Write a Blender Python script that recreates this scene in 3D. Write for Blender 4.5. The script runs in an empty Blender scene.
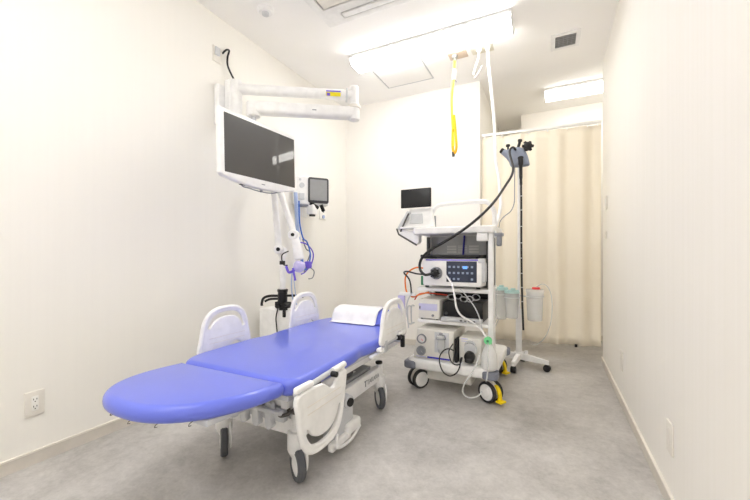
import bpy, bmesh, math, random
from mathutils import Vector, Matrix
random.seed(7)
R = math.radians
COL = bpy.context.scene.collection
scene = bpy.context.scene

# ---------------------------------------------------------------- camera, world, exposure
cam_d = bpy.data.cameras.new('camera')
cam = bpy.data.objects.new('camera', cam_d); COL.objects.link(cam)
cam.location = (0, 0, 1.0)
cam.rotation_euler = (R(90), 0, R(26.2))
cam_d.sensor_width = 36
cam_d.lens = 352/750*36
cam_d.shift_y = 5/750
cam_d.clip_start = .02
scene.camera = cam

w = bpy.data.worlds.new('world'); scene.world = w; w.use_nodes = True
bg = w.node_tree.nodes['Background']
bg.inputs[0].default_value = (1, .98, .95, 1); bg.inputs[1].default_value = .3

vs = scene.view_settings
vs.view_transform = 'Standard'; vs.look = 'None'; vs.gamma = 1; vs.use_curve_mapping = False
vs.exposure = 1.16
scene.cycles.max_bounces = 14; scene.cycles.diffuse_bounces = 9; scene.cycles.transparent_max_bounces = 16
TUBE_POWER = 9.0

# ---------------------------------------------------------------- materials
def srgb(r, g, b):
    f = lambda c: (c/255/12.92) if c/255 <= .04045 else ((c/255+.055)/1.055)**2.4
    return (f(r), f(g), f(b), 1)

def mat(name, col, rough=.5, metal=0, emit=None, emit_s=0, coat=0, trans=0, alpha=1, noise=None, bump=None, spec=.5, ior=1.45):
    m = bpy.data.materials.new(name); m.use_nodes = True
    nt = m.node_tree; p = nt.nodes['Principled BSDF']
    p.inputs['Base Color'].default_value = srgb(*col)
    p.inputs['Roughness'].default_value = rough
    p.inputs['Metallic'].default_value = metal
    p.inputs['Coat Weight'].default_value = coat
    p.inputs['Transmission Weight'].default_value = trans
    p.inputs['Alpha'].default_value = alpha
    p.inputs['Specular IOR Level'].default_value = spec
    p.inputs['IOR'].default_value = ior
    if emit:
        p.inputs['Emission Color'].default_value = srgb(*emit); p.inputs['Emission Strength'].default_value = emit_s
    tc = nt.nodes.new('ShaderNodeTexCoord')
    n = nt.nodes.new('ShaderNodeTexNoise')
    sc, c2 = (noise if noise else (18, tuple(min(255, int(c*.975)) for c in col)))
    n.inputs['Scale'].default_value = sc; n.inputs['Detail'].default_value = 5
    nt.links.new(tc.outputs['Object'], n.inputs['Vector'])
    ramp = nt.nodes.new('ShaderNodeValToRGB')
    ramp.color_ramp.elements[0].position = .38; ramp.color_ramp.elements[1].position = .62
    ramp.color_ramp.elements[0].color = srgb(*c2); ramp.color_ramp.elements[1].color = srgb(*col)
    nt.links.new(n.outputs['Fac'], ramp.inputs['Fac'])
    nt.links.new(ramp.outputs['Color'], p.inputs['Base Color'])
    if bump:
        bs, st = bump
        n2 = nt.nodes.new('ShaderNodeTexNoise'); n2.inputs['Scale'].default_value = bs; n2.inputs['Detail'].default_value = 3
        nt.links.new(tc.outputs['Object'], n2.inputs['Vector'])
        b = nt.nodes.new('ShaderNodeBump'); b.inputs['Strength'].default_value = st; b.inputs['Distance'].default_value = .004
        nt.links.new(n2.outputs['Fac'], b.inputs['Height']); nt.links.new(b.outputs['Normal'], p.inputs['Normal'])
    return m

M = {}
M['ceiling'] = mat('ceiling_board', (250, 249, 248), .9, noise=(3, (249, 248, 246)), bump=(90, .15))
M['white'] = mat('white_enamel', (242, 242, 242), .32)
M['plastic'] = mat('white_plastic', (244, 244, 243), .38)
M['ivory'] = mat('ivory_plastic', (236, 232, 224), .45)
M['light_grey'] = mat('light_grey_plastic', (205, 207, 210), .45)
M['beige_box'] = mat('warm_white_casing', (228, 226, 220), .45)
M['grey'] = mat('grey_plastic', (140, 143, 150), .45)
M['mid_grey'] = mat('grey_painted_metal', (150, 152, 155), .5)
M['back_grey'] = mat('pale_grey_sheet_metal', (205, 207, 209), .5)
M['bumper'] = mat('bumper_grey', (128, 132, 145), .5)
M['tyre'] = mat('grey_rubber', (92, 94, 98), .6)
M['dark_tyre'] = mat('dark_rubber', (48, 48, 50), .6)
M['black'] = mat('black_plastic', (22, 22, 24), .4)
M['cable'] = mat('black_cable', (34, 34, 36), .35)
M['steel'] = mat('brushed_steel', (190, 190, 190), .3, metal=.9)
M['dark_metal'] = mat('dark_metal', (95, 92, 90), .4, metal=.5)
M['screen'] = mat('glossy_dark_screen', (34, 31, 33), .42, spec=.7, coat=1, noise=(2, (31, 29, 31)))
M['tablet_screen'] = mat('matte_dark_screen', (34, 35, 37), .3)
M['grey_screen'] = mat('grey_lcd', (150, 151, 152), .3)
M['screen_frame'] = mat('dark_grey_frame', (70, 70, 72), .4)
M['lavender'] = mat('lavender_panel', (200, 200, 232), .4)
M['blue_line'] = mat('blue_stripe', (62, 62, 185), .4)
M['blue'] = mat('blue_tube', (70, 120, 215), .4)
M['pale_blue'] = mat('pale_blue_tube', (172, 190, 228), .4)
M['navy'] = mat('navy_cable', (50, 50, 160), .4)
M['purple'] = mat('violet_plastic', (112, 92, 215), .4)
M['lilac'] = mat('lilac_film', (205, 198, 238), .35)
M['orange'] = mat('orange_cable', (240, 130, 45), .4)
M['red_cable'] = mat('red_cable', (215, 75, 50), .4)
M['green'] = mat('green_plastic', (120, 215, 150), .4)
M['green_dark'] = mat('green_socket', (45, 130, 90), .4)
M['yellow'] = mat('yellow_plastic', (255, 222, 10), .4)
M['yellow_hose'] = mat('yellow_hose', (250, 236, 70), .4)
M['amber'] = mat('amber_hose', (246, 186, 30), .4)
M['label_yellow'] = mat('yellow_label', (245, 228, 30), .5)
M['red'] = mat('red_cap', (238, 70, 70), .4)
M['mint'] = mat('mint_lid', (196, 232, 230), .4, alpha=.8)
M['endoscope'] = mat('bluish_grey_plastic', (138, 146, 164), .4)
M['gauge'] = mat('gauge_face', (225, 222, 222), .4)
M['tape'] = mat('tan_plate', (212, 192, 172), .5)
M['plate_beige'] = mat('pale_beige_plate', (226, 222, 206), .5)
M['socket'] = mat('socket_white', (248, 247, 242), .35)
M['slot'] = mat('dark_slot', (110, 104, 98), .6)
M['clear'] = mat('clear_plastic', (240, 242, 242), .12, alpha=.55, noise=(5, (234, 236, 236)))
M['frosted'] = mat('frosted_canister', (244, 246, 246), .3, alpha=.38, noise=(5, (238, 240, 241)))
M['milky'] = mat('milky_plastic', (240, 241, 240), .35, alpha=.78)
M['rail_track'] = mat('rail_aluminium', (240, 240, 238), .35)
M['led'] = mat('led_diffuser', (255, 255, 255), .5, emit=(255, 254, 252), emit_s=TUBE_POWER)
M['led_dim'] = mat('led_diffuser_dim', (255, 255, 255), .5, emit=(255, 252, 246), emit_s=TUBE_POWER*.45)
M['indicator'] = mat('lit_icons', (120, 130, 150), .4, emit=(170, 185, 210), emit_s=.12)
M['display'] = mat('lit_display', (48, 52, 66), .25, emit=(60, 72, 105), emit_s=.06)
M['blue_icons'] = mat('lit_blue_icons', (60, 120, 230), .4, emit=(120, 170, 250), emit_s=.5)
M['sheet'] = mat('white_sheet', (243, 243, 246), .8, bump=(60, .25))
M['vinyl'] = mat('periwinkle_vinyl', (106, 120, 224), .28, coat=.3, noise=(4, (103, 117, 221)), bump=(220, .06))

# vinyl floor, concrete look
m = bpy.data.materials.new('mottled_vinyl_floor'); m.use_nodes = True; nt = m.node_tree; p = nt.nodes['Principled BSDF']
tc = nt.nodes.new('ShaderNodeTexCoord')
mp = nt.nodes.new('ShaderNodeMapping'); mp.inputs['Scale'].default_value = (1.0, 1.0, 1.0)
nt.links.new(tc.outputs['Object'], mp.inputs['Vector'])
def noise(scale, detail, rough, dist=0):
    n = nt.nodes.new('ShaderNodeTexNoise'); n.inputs['Scale'].default_value = scale; n.inputs['Detail'].default_value = detail
    n.inputs['Roughness'].default_value = rough; n.inputs['Distortion'].default_value = dist
    nt.links.new(mp.outputs['Vector'], n.inputs['Vector']); return n
n1 = noise(2.4, 10, .70, .35); n2 = noise(22, 6, .75, .3); n3 = noise(70, 3, .6)
mx = nt.nodes.new('ShaderNodeMix'); mx.data_type = 'FLOAT'; mx.inputs[0].default_value = .36
nt.links.new(n1.outputs['Fac'], mx.inputs[2]); nt.links.new(n2.outputs['Fac'], mx.inputs[3])
mx2 = nt.nodes.new('ShaderNodeMix'); mx2.data_type = 'FLOAT'; mx2.inputs[0].default_value = .12
nt.links.new(mx.outputs[0], mx2.inputs[2]); nt.links.new(n3.outputs['Fac'], mx2.inputs[3])
rp = nt.nodes.new('ShaderNodeValToRGB'); cr = rp.color_ramp
cr.elements[0].position = .36; cr.elements[0].color = srgb(156, 153, 150)
cr.elements[1].position = .64; cr.elements[1].color = srgb(206, 203, 200)
e = cr.elements.new(.5); e.color = srgb(184, 181, 178)
nt.links.new(mx2.outputs[0], rp.inputs['Fac']); nt.links.new(rp.outputs['Color'], p.inputs['Base Color'])
p.inputs['Roughness'].default_value = .42
M['floor'] = m

# striped / textured wallpaper
def wallpaper(name, c1, c2, axis, scale):
    m = bpy.data.materials.new(name); m.use_nodes = True; nt = m.node_tree; p = nt.nodes['Principled BSDF']
    tc = nt.nodes.new('ShaderNodeTexCoord'); mp = nt.nodes.new('ShaderNodeMapping')
    s = [.6, .6, .6]; s[axis] = scale; s[2] = .5; mp.inputs['Scale'].default_value = s
    nt.links.new(tc.outputs['Object'], mp.inputs['Vector'])
    n = nt.nodes.new('ShaderNodeTexNoise'); n.inputs['Scale'].default_value = 1.0; n.inputs['Detail'].default_value = 6
    n.inputs['Roughness'].default_value = .7
    nt.links.new(mp.outputs['Vector'], n.inputs['Vector'])
    rp = nt.nodes.new('ShaderNodeValToRGB'); rp.color_ramp.elements[0].position = .4; rp.color_ramp.elements[1].position = .6
    rp.color_ramp.elements[0].color = srgb(*c1); rp.color_ramp.elements[1].color = srgb(*c2)
    nt.links.new(n.outputs['Fac'], rp.inputs['Fac']); nt.links.new(rp.outputs['Color'], p.inputs['Base Color'])
    b = nt.nodes.new('ShaderNodeBump'); b.inputs['Strength'].default_value = .03; b.inputs['Distance'].default_value = .0005
    nt.links.new(n.outputs['Fac'], b.inputs['Height']); nt.links.new(b.outputs['Normal'], p.inputs['Normal'])
    p.inputs['Roughness'].default_value = .8
    return m
M['wall'] = wallpaper('off_white_wallpaper', (240, 238, 232), (241, 239, 233), 1, 40)
M['wall_r'] = wallpaper('off_white_striped_wallpaper', (239, 236, 230), (241, 238, 233), 1, 45)
M['wall_b'] = wallpaper('off_white_wallpaper_end', (241, 238, 233), (242, 239, 234), 0, 40)
M['base'] = mat('beige_baseboard', (216, 210, 200), .5)
M['base_lip'] = mat('baseboard_lip', (236, 231, 221), .45)
M['curtain'] = mat('cream_curtain_cloth', (241, 233, 216), .85, noise=(2.5, (239, 230, 212)), bump=(160, .15))
M['curtain_head'] = mat('cream_curtain_header', (240, 231, 210), .85)

# ---------------------------------------------------------------- mesh helpers
ONE = {'grille', 'vent_slots', 'icon', 'blue_icon', 'groove', 'lettering', 'pin_slots', 'label_print', 'panel_mark', 'depth_mark', 'lip', 'controls'}
class B:
    def __init__(s): s.bm = bmesh.new()
    def _tf(s, verts, Mx):
        bmesh.ops.transform(s.bm, matrix=Mx, verts=verts)
    def box(s, x0, x1, y0, y1, z0, z1, bev=0, seg=3, Mx=None):
        g = bmesh.ops.create_cube(s.bm, size=1)
        vs_ = g['verts']
        s._tf(vs_, Matrix.Translation(((x0+x1)/2, (y0+y1)/2, (z0+z1)/2)) @ Matrix.Diagonal((abs(x1-x0), abs(y1-y0), abs(z1-z0), 1)))
        if bev:
            es = list({e for v in vs_ for e in v.link_edges})
            r = bmesh.ops.bevel(s.bm, geom=es, offset=min(bev, .49*min(abs(x1-x0), abs(y1-y0), abs(z1-z0))), segments=seg, affect='EDGES', profile=.5)
            vs_ = list({v for f in r['faces'] for v in f.verts} | {v for v in vs_ if v.is_valid})
        if Mx is not None: s._tf(vs_, Mx)
        return s
    def cyl(s, p0, p1, r0, r1=None, seg=24, bev=0):
        r1 = r0 if r1 is None else r1
        p0, p1 = Vector(p0), Vector(p1); d = p1-p0; L = d.length
        q = d.to_track_quat('Z', 'Y').to_matrix().to_4x4()
        if bev:
            b = min(bev, L*.45, r0*.9)
            prof = [(0, 0), (r0-b, 0), (r0-b*.3, b*.3), (r0, b), (r1, L-b), (r1-b*.3, L-b*.3), (r1-b, L), (0, L)]
        else: prof = [(0, 0), (r0, 0), (r1, L), (0, L)]
        return s.lathe(prof, Matrix.Translation(p0) @ q, seg)
    def lathe(s, prof, Mx=Matrix.Identity(4), seg=24):
        rings = []
        for r, z in prof:
            if r < 1e-6: rings.append([s.bm.verts.new(Mx @ Vector((0, 0, z)))])
            else: rings.append([s.bm.verts.new(Mx @ Vector((r*math.cos(2*math.pi*i/seg), r*math.sin(2*math.pi*i/seg), z))) for i in range(seg)])
        for a, b in zip(rings, rings[1:]):
            for i in range(seg):
                j = (i+1) % seg
                try:
                    if len(a) == 1 and len(b) == 1: break
                    if len(a) == 1: s.bm.faces.new((a[0], b[j], b[i]))
                    elif len(b) == 1: s.bm.faces.new((a[i], a[j], b[0]))
                    else: s.bm.faces.new((a[i], a[j], b[j], b[i]))
                except ValueError: pass
        return s
    def tube(s, pts, r, seg=10, steps=6, smooth=True, closed=False):
        P = [Vector(p) for p in pts]
        if smooth and len(P) > 2:
            out = []
            n = len(P)
            for i in range(n if closed else n-1):
                if closed: a, b, c, d = P[(i-1) % n], P[i], P[(i+1) % n], P[(i+2) % n]
                else: a, b, c, d = P[max(i-1, 0)], P[i], P[i+1], P[min(i+2, n-1)]
                for k in range(steps):
                    t = k/steps
                    out.append(.5*((2*b)+(c-a)*t+(2*a-5*b+4*c-d)*t*t+(3*b-a-3*c+d)*t**3))
            if not closed: out.append(P[-1])
            P = out
        n = len(P); rings = []; prev = None
        for i, p_ in enumerate(P):
            if closed: t = (P[(i+1) % n]-P[i-1])
            else: t = (P[min(i+1, n-1)]-P[max(i-1, 0)])
            t.normalize()
            if prev is None:
                u = t.orthogonal().normalized()
            else:
                u = (prev - t*prev.dot(t)).normalized()
            prev = u; v = t.cross(u)
            rr = r[min(int(i/max(1, (n-1))*(len(r)-1)+.5), len(r)-1)] if isinstance(r, (list, tuple)) else r
            rings.append([s.bm.verts.new(p_+rr*(u*math.cos(2*math.pi*k/seg)+v*math.sin(2*math.pi*k/seg))) for k in range(seg)])
        for a, b in zip(rings, rings[1:]+([rings[0]] if closed else [])):
            for k in range(seg):
                j = (k+1) % seg; s.bm.faces.new((a[k], a[j], b[j], b[k]))
        if not closed:
            s.bm.faces.new(rings[0][::-1]); s.bm.faces.new(rings[-1])
        return s
    def shape(s, outline, thick, bev=.0, holes=(), Mx=Matrix.Identity(4), res=3):
        """filled 2D outline (local XY) with depth along Z, rounded rim, optional holes"""
        cu = bpy.data.curves.new('c', 'CURVE'); cu.dimensions = '2D'; cu.fill_mode = 'BOTH'
        for poly in (outline,)+tuple(holes):
            sp = cu.splines.new('POLY'); sp.points.add(len(poly)-1)
            for q, (x, y) in zip(sp.points, poly): q.co = (x, y, 0, 1)
            sp.use_cyclic_u = True
        bev = min(bev, thick/2*.999)
        cu.extrude = thick/2-bev; cu.bevel_depth = bev; cu.bevel_resolution = res; cu.offset = -bev
        o = bpy.data.objects.new('c', cu); me = bpy.data.meshes.new_from_object(o)
        me.transform(Mx); s.bm.from_mesh(me)
        bpy.data.objects.remove(o); bpy.data.curves.remove(cu); bpy.data.meshes.remove(me)
        return s
    def text(s, txt, size, depth, Mx):
        cu = bpy.data.curves.new('t', 'FONT'); cu.body = txt; cu.size = size; cu.extrude = depth; cu.align_x = 'CENTER'; cu.align_y = 'CENTER'; cu.offset = 0; cu.space_character = 1.08
        o = bpy.data.objects.new('t', cu); me = bpy.data.meshes.new_from_object(o); me.transform(Mx); s.bm.from_mesh(me)
        bpy.data.objects.remove(o); bpy.data.curves.remove(cu); bpy.data.meshes.remove(me)
        return s
    def xf(s, Mx):
        s._tf(s.bm.verts[:], Mx); return s
    def pieces(s):
        """groups of mesh islands that stand clear of each other"""
        s.bm.verts.ensure_lookup_table(); seen = set(); isl = []
        for v in s.bm.verts:
            if v in seen: continue
            st = [v]; seen.add(v); g = []
            while st:
                q = st.pop(); g.append(q)
                for e_ in q.link_edges:
                    o_ = e_.other_vert(q)
                    if o_ not in seen: seen.add(o_); st.append(o_)
            mn = [min(q.co[k] for q in g)-.0015 for k in range(3)]; mxx = [max(q.co[k] for q in g)+.0015 for k in range(3)]
            isl.append([g, mn, mxx])
        merged = True
        while merged:
            merged = False
            for i in range(len(isl)):
                for j in range(i+1, len(isl)):
                    a, c = isl[i], isl[j]
                    if all(a[1][k] <= c[2][k] and c[1][k] <= a[2][k] for k in range(3)):
                        isl[i] = [a[0]+c[0], [min(a[1][k], c[1][k]) for k in range(3)], [max(a[2][k], c[2][k]) for k in range(3)]]
                        del isl[j]; merged = True; break
                if merged: break
        return isl
    def obj(s, name, m, parent=None, angle=38):
        bmesh.ops.remove_doubles(s.bm, verts=s.bm.verts, dist=1e-5)
        if parent is not None and name not in ONE:
            isl = s.pieces()
            if len(isl) > 1:
                isl.sort(key=lambda a: -len(a[0])); res = None
                for g, mn, mxx in isl:
                    idx = set(v.index for v in g); nb = B(); nb.bm.free(); s.bm.verts.index_update(); nb.bm = s.bm.copy()
                    keep = set(v.index for v in g); nb.bm.verts.ensure_lookup_table()
                    bmesh.ops.delete(nb.bm, geom=[v for v in nb.bm.verts if v.index not in keep], context='VERTS')
                    o_ = nb._obj(name, m, parent, angle); res = res or o_
                s.bm.free(); return res
        return s._obj(name, m, parent, angle)
    def _obj(s, name, m, parent=None, angle=38):
        me = bpy.data.meshes.new(name)
        bmesh.ops.recalc_face_normals(s.bm, faces=s.bm.faces)
        loc = Vector((0, 0, 0))
        for f in s.bm.faces: f.smooth = True
        s.bm.to_mesh(me); s.bm.free()
        me.set_sharp_from_angle(angle=R(angle))
        me.materials.append(M[m] if isinstance(m, str) else m)
        o = bpy.data.objects.new(name, me); COL.objects.link(o)
        if parent is not None:
            root = parent
            o.parent = parent
            me.transform(WM[parent.name].inverted()); WM[o.name] = WM[parent.name].copy()
        else:
            # origin at the base centre of the mesh
            xs = [v.co for v in me.vertices]
            c = Vector(((min(v.x for v in xs)+max(v.x for v in xs))/2, (min(v.y for v in xs)+max(v.y for v in xs))/2, min(v.z for v in xs)))
            if KEEP_ORIGIN[0]: c = Vector((0, 0, 0))
            me.transform(Matrix.Translation(-c)); o.location = c
            WM[o.name] = Matrix.Translation(c)
        return o
WM = {}; KEEP_ORIGIN = [False]

def thing(name, label, cat, loc=(0, 0, 0), rz=0, group=None):
    o = bpy.data.objects.new(name, None); COL.objects.link(o); o.empty_display_size = .05
    o.location = loc; o.rotation_euler = (0, 0, rz)
    WM[o.name] = Matrix.Translation(loc) @ Matrix.Rotation(rz, 4, 'Z')
    o['label'] = label; o['category'] = cat
    if group: o['group'] = group
    return o
def tag(o, label, cat, group=None):
    o['label'] = label; o['category'] = cat
    if group: o['group'] = group
    return o
def struct(b, name, m, parent=None):
    KEEP_ORIGIN[0] = True; o = b.obj(name, m, parent); KEEP_ORIGIN[0] = False
    if parent is None: o['kind'] = 'structure'
    return o
def rrect(x0, x1, y0, y1, r, n=5):
    pts = []
    for cx, cy, a0 in ((x1-r, y1-r, 0), (x0+r, y1-r, 90), (x0+r, y0+r, 180), (x1-r, y0+r, 270)):
        for i in range(n+1):
            a = R(a0+90*i/n); pts.append((cx+r*math.cos(a), cy+r*math.sin(a)))
    return pts
def smooth_poly(pts, steps=5):
    n = len(pts); out = []
    P = [Vector(p) for p in pts]
    for i in range(n):
        a, b, c, d = P[i-1], P[i], P[(i+1) % n], P[(i+2) % n]
        for k in range(steps):
            t = k/steps
            q = .5*((2*b)+(c-a)*t+(2*a-5*b+4*c-d)*t*t+(3*b-a-3*c+d)*t**3); out.append((q.x, q.y))
    return out
def frame(origin, xdir, ydir):
    """matrix whose local XY plane is spanned by xdir, ydir"""
    x = Vector(xdir).normalized(); y = Vector(ydir).normalized(); z = x.cross(y).normalized()
    m_ = Matrix((x, y, z)).transposed().to_4x4(); m_.translation = Vector(origin); return m_

# ================================================================ THE SETTING
CZ = 2.78; XL = -2.21; YB = 3.70
def xr(y): return .45+.008*(y-3.83)
Y0 = -2.2
struct(B().box(-2.35, 1.95, Y0-.1, 5.45, -.1, 0), 'floor', 'floor')
struct(B().box(-2.35, 1.95, Y0-.1, 5.45, CZ, CZ+.1), 'ceiling', 'ceiling')
struct(B().box(XL-.12, XL, Y0, YB+.1, 0, CZ), 'wall_left', 'wall')
struct(B().box(XL, -.626, YB, YB+.1, 0, CZ), 'wall_back', 'wall_b')
struct(B().box(-.74, -.626, YB+.1, 5.3, 0, CZ), 'wall_corridor_left', 'wall')
struct(B().box(-.31, 1.85, 4.84, 5.3, 0, CZ), 'wall_corridor_end', 'wall_b')
struct(B().box(-.74, -.31, 5.3, 5.4, 0, CZ), 'wall_recess_end', 'wall_b')
struct(B().box(1.8, 1.9, 3.83, 4.84, 0, CZ), 'wall_corridor_right', 'wall')
struct(B().box(.55, 1.8, 3.70, 3.83, 0, CZ), 'wall_corridor_front', 'wall_b')
b = B(); b.shape([(xr(Y0), Y0), (.56, Y0), (.56, 3.83), (xr(3.83), 3.83)], CZ, Mx=Matrix.Translation((0, 0, CZ/2)))
struct(b, 'wall_right', 'wall_r')
struct(B().box(XL-.12, .56, Y0-.1, Y0, 0, CZ), 'wall_rear', 'wall_b')
def baseboard(name, bx, lip):
    o = struct(B().box(*bx), name, 'base'); struct(B().box(*lip), 'lip', 'base_lip', o)
baseboard('baseboard_left', (XL, XL+.008, Y0, YB, 0, .060), (XL, XL+.011, Y0, YB, .058, .066))
baseboard('baseboard_back', (XL, -.626, YB-.008, YB, 0, .060), (XL, -.626, YB-.011, YB, .058, .066))
baseboard('baseboard_corridor', (-.31, 1.8, 4.832, 4.84, 0, .060), (-.31, 1.8, 4.829, 4.84, .058, .066))
b = B(); b.shape([(xr(Y0)-.008, Y0), (xr(Y0)+.001, Y0), (xr(3.83)+.001, 3.83), (xr(3.83)-.008, 3.83)], .060, Mx=Matrix.Translation((0, 0, .030)))
o = struct(b, 'baseboard_right', 'base')
b = B(); b.shape([(xr(Y0)-.011, Y0), (xr(Y0)+.001, Y0), (xr(3.83)+.001, 3.83), (xr(3.83)-.011, 3.83)], .008, Mx=Matrix.Translation((0, 0, .062)))
struct(b, 'lip', 'base_lip', o)

# ---------------------------------------------------------------- ceiling fixtures
def ceiling_light(x0, x1, yc, label, led='led'):
    t = thing('ceiling_light', label, 'light', ((x0+x1)/2, yc, CZ), 0, 'long white ceiling lights')
    b = B(); b.box(x0, x1, yc-.115, yc+.115, CZ-.022, CZ, .004); b.obj('housing', 'white', t)
    prof = [(-.100, 0), (-.100, -.030), (-.085, -.046), (-.05, -.052), (.05, -.052), (.085, -.046), (.100, -.030), (.100, 0)]
    b = B(); b.shape([(a, c) for a, c in prof], x1-x0-.03, .004, Mx=frame(((x0+x1)/2, yc, CZ-.0225), (0, 1, 0), (0, 0, 1)))
    b.obj('diffuser', led, t)
    b = B()
    for xx in (x0+.006, x1-.006):
        b.shape([(a*1.03, c*1.05) for a, c in prof], .012, .002, Mx=frame((xx, yc, CZ-.0225), (0, 1, 0), (0, 0, 1)))
    b.obj('end_cap', 'plastic', t)
ceiling_light(-1.60, -.235, 2.83, 'long bright ceiling light in front of the square access panel')
ceiling_light(-.04, 1.25, 4.30, 'ceiling light beyond the curtain, partly hidden by the right wall', 'led_dim')
ceiling_light(-1.6, -.235, .35, 'unseen long ceiling light added near the front of the room for even light')  # unseen fixture, added to spread the light evenly through the room
ceiling_light(-1.6, -.235, -1.3, 'unseen long ceiling light added by the rear wall for even light')  # second added fixture, behind the camera, as even fill light

t = thing('ceiling_access_panel', 'square white ceiling access panel behind the long ceiling light', 'panel', (-1.28, 3.19, CZ))
b = B(); b.box(-1.525, -1.035, 2.95, 3.43, CZ-.001, CZ+.02)
b.obj('shadow_gap', 'slot', t)
b = B()
for x0, x1, y0, y1 in ((-1.53, -1.522, 2.945, 3.435), (-1.038, -1.03, 2.945, 3.435), (-1.522, -1.038, 2.945, 2.953), (-1.522, -1.038, 3.427, 3.435)):
    b.box(x0, x1, y0, y1, CZ-.005, CZ)
b.obj('frame', 'light_grey', t)
B().box(-1.518, -1.042, 2.957, 3.423, CZ-.004, CZ+.01, .002).obj('door', 'ceiling', t)

t = thing('ceiling_vent', 'small square air vent with dark grille near the right wall', 'vent', (.125, 3.31, CZ))
b = B(); b.shape(rrect(.02, .235, 3.19, 3.43, .006), .01, .003, holes=[rrect(.052, .203, 3.225, 3.395, .004)], Mx=Matrix.Translation((0, 0, CZ-.005))); b.obj('frame', 'white', t)
B().box(.05, .205, 3.222, 3.398, CZ-.003, CZ+.004).obj('opening', 'slot', t)
b = B()
for i in range(6): b.box(.052, .203, 3.238+i*.028, 3.246+i*.028, CZ-.010, CZ-.003)
for i in range(4): b.box(.078+i*.032, .082+i*.032, 3.226, 3.394, CZ-.0095, CZ-.003)
b.obj('grille', 'mid_grey', t)

t = thing('ceiling_air_conditioner', 'square white air conditioner cassette flush in the ceiling', 'air conditioner', (-1.04, 1.83, CZ))
b = B(); b.shape(rrect(-1.52, -.56, 1.34, 2.30, .02), .02, .006, holes=[rrect(-1.455, -.63, 1.50, 2.115, .01), rrect(-1.36, -.72, 2.185, 2.25, .008)], Mx=Matrix.Translation((0, 0, CZ-.01))); b.obj('panel', 'plastic', t)
B().box(-1.457, -.628, 1.498, 2.117, CZ-.004, CZ+.01).obj('recess', 'slot', t)
b = B(); b.box(-1.44, -.645, 1.515, 2.10, CZ-.022, CZ-.006, .003)
b.obj('intake_grille', 'ivory', t)
B().box(-1.362, -.718, 2.183, 2.252, CZ-.003, CZ+.01).obj('outlet', 'light_grey', t)
B().box(-1.35, -.73, 2.196, 2.24, CZ-.024, CZ-.008, .004).obj('louver', 'plastic', t)

t = thing('smoke_detector', 'round white smoke detector on the ceiling near the left wall', 'smoke detector', (-1.84, 1.94, CZ))
B().lathe([(0, 0), (.058, 0), (.058, -.012), (.046, -.024), (0, -.026)], Matrix.Translation((-1.84, 1.94, CZ)), 32).obj('base', 'plastic', t)
B().lathe([(0, -.02), (.026, -.02), (.024, -.04), (.010, -.046), (0, -.046)], Matrix.Translation((-1.84, 1.94, CZ)), 24).obj('sensor', 'light_grey', t)

# ceiling gas outlets with hoses
def catt(o): return o
t = thing('ceiling_gas_outlet', 'small tan ceiling plate holding the yellow hose', 'gas outlet', (-.72, 3.13, CZ))
B().box(-.80, -.64, 3.075, 3.19, CZ-.008, CZ, .003).obj('plate', 'tape', t)
b = B(); b.cyl((-.745, 3.12, CZ-.008), (-.745, 3.12, CZ-.03), .026, .022); b.cyl((-.745, 3.12, CZ-.03), (-.745, 3.12, CZ-.055), .014)
b.obj('socket', 'steel', t)
t = thing('gas_hose', 'bright yellow hose hanging from the ceiling and ending in an amber loop', 'hose', (-.75, 3.12, 1.9))
B().tube([(-.745, 3.12, 2.725), (-.750, 3.12, 2.66), (-.758, 3.12, 2.55), (-.772, 3.12, 2.42), (-.772, 3.12, 2.30), (-.768, 3.12, 2.22), (-.762, 3.12, 2.10), (-.758, 3.12, 1.97)], .011).obj('hose', 'yellow_hose', t)
B().cyl((-.747, 3.12, 2.65), (-.754, 3.12, 2.56), .016, bev=.004).obj('connector', 'white', t)
b = B(); b.tube([(-.750, 3.112, 2.24), (-.742, 3.11, 2.16), (-.733, 3.11, 2.05), (-.728, 3.11, 1.95), (-.745, 3.115, 1.905), (-.762, 3.12, 1.94), (-.765, 3.12, 2.02), (-.762, 3.12, 2.12)], .012)
b.obj('loop_end', 'amber', t)
b = B(); b.cyl((-.757, 3.118, 1.915), (-.757, 3.118, 1.875), .015, .012); b.obj('nozzle', 'dark_metal', t)
b = B(); b.tube([(-.753, 3.12, 2.575), (-.742, 3.115, 2.55), (-.728, 3.11, 2.53)], .002); b.obj('ring', 'dark_metal', t)

t = thing('ceiling_gas_outlet', 'pale rectangular ceiling plate with two outlets, one feeding the long white hose', 'gas outlet', (-.51, 3.13, CZ))
B().box(-.60, -.42, 3.075, 3.19, CZ-.008, CZ, .003).obj('plate', 'plate_beige', t)
for xx in (-.535, -.462):
    B().cyl((xx, 3.11, CZ-.008), (xx, 3.11, CZ-.035), .024, .018).obj('socket', 'plastic', t)
b = B(); b.tube([(-.535, 3.11, 2.745), (-.54, 3.11, 2.69), (-.565, 3.11, 2.62), (-.58, 3.11, 2.56)], .008); b.obj('pull_cord', 'white', t)
b = B(); b.tube([(-.51, 3.11, 2.62), (-.545, 3.11, 2.56), (-.575, 3.11, 2.53)], .004); b.obj('cord_tip', 'light_grey', t)
b = B(); b.tube([(-.462, 3.11, 2.745), (-.455, 3.115, 2.6), (-.435, 3.13, 2.4), (-.415, 3.15, 2.15), (-.405, 3.15, 1.95), (-.40, 3.14, 1.80), (-.375, 3.12, 1.66), (-.36, 3.09, 1.52), (-.35, 3.04, 1.40), (-.37, 2.97, 1.26), (-.40, 2.93, 1.20)], .0125, 12)
tag(b.obj('supply_hose', 'white'), 'long white hose hanging from the ceiling down to the equipment cart', 'hose')

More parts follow.
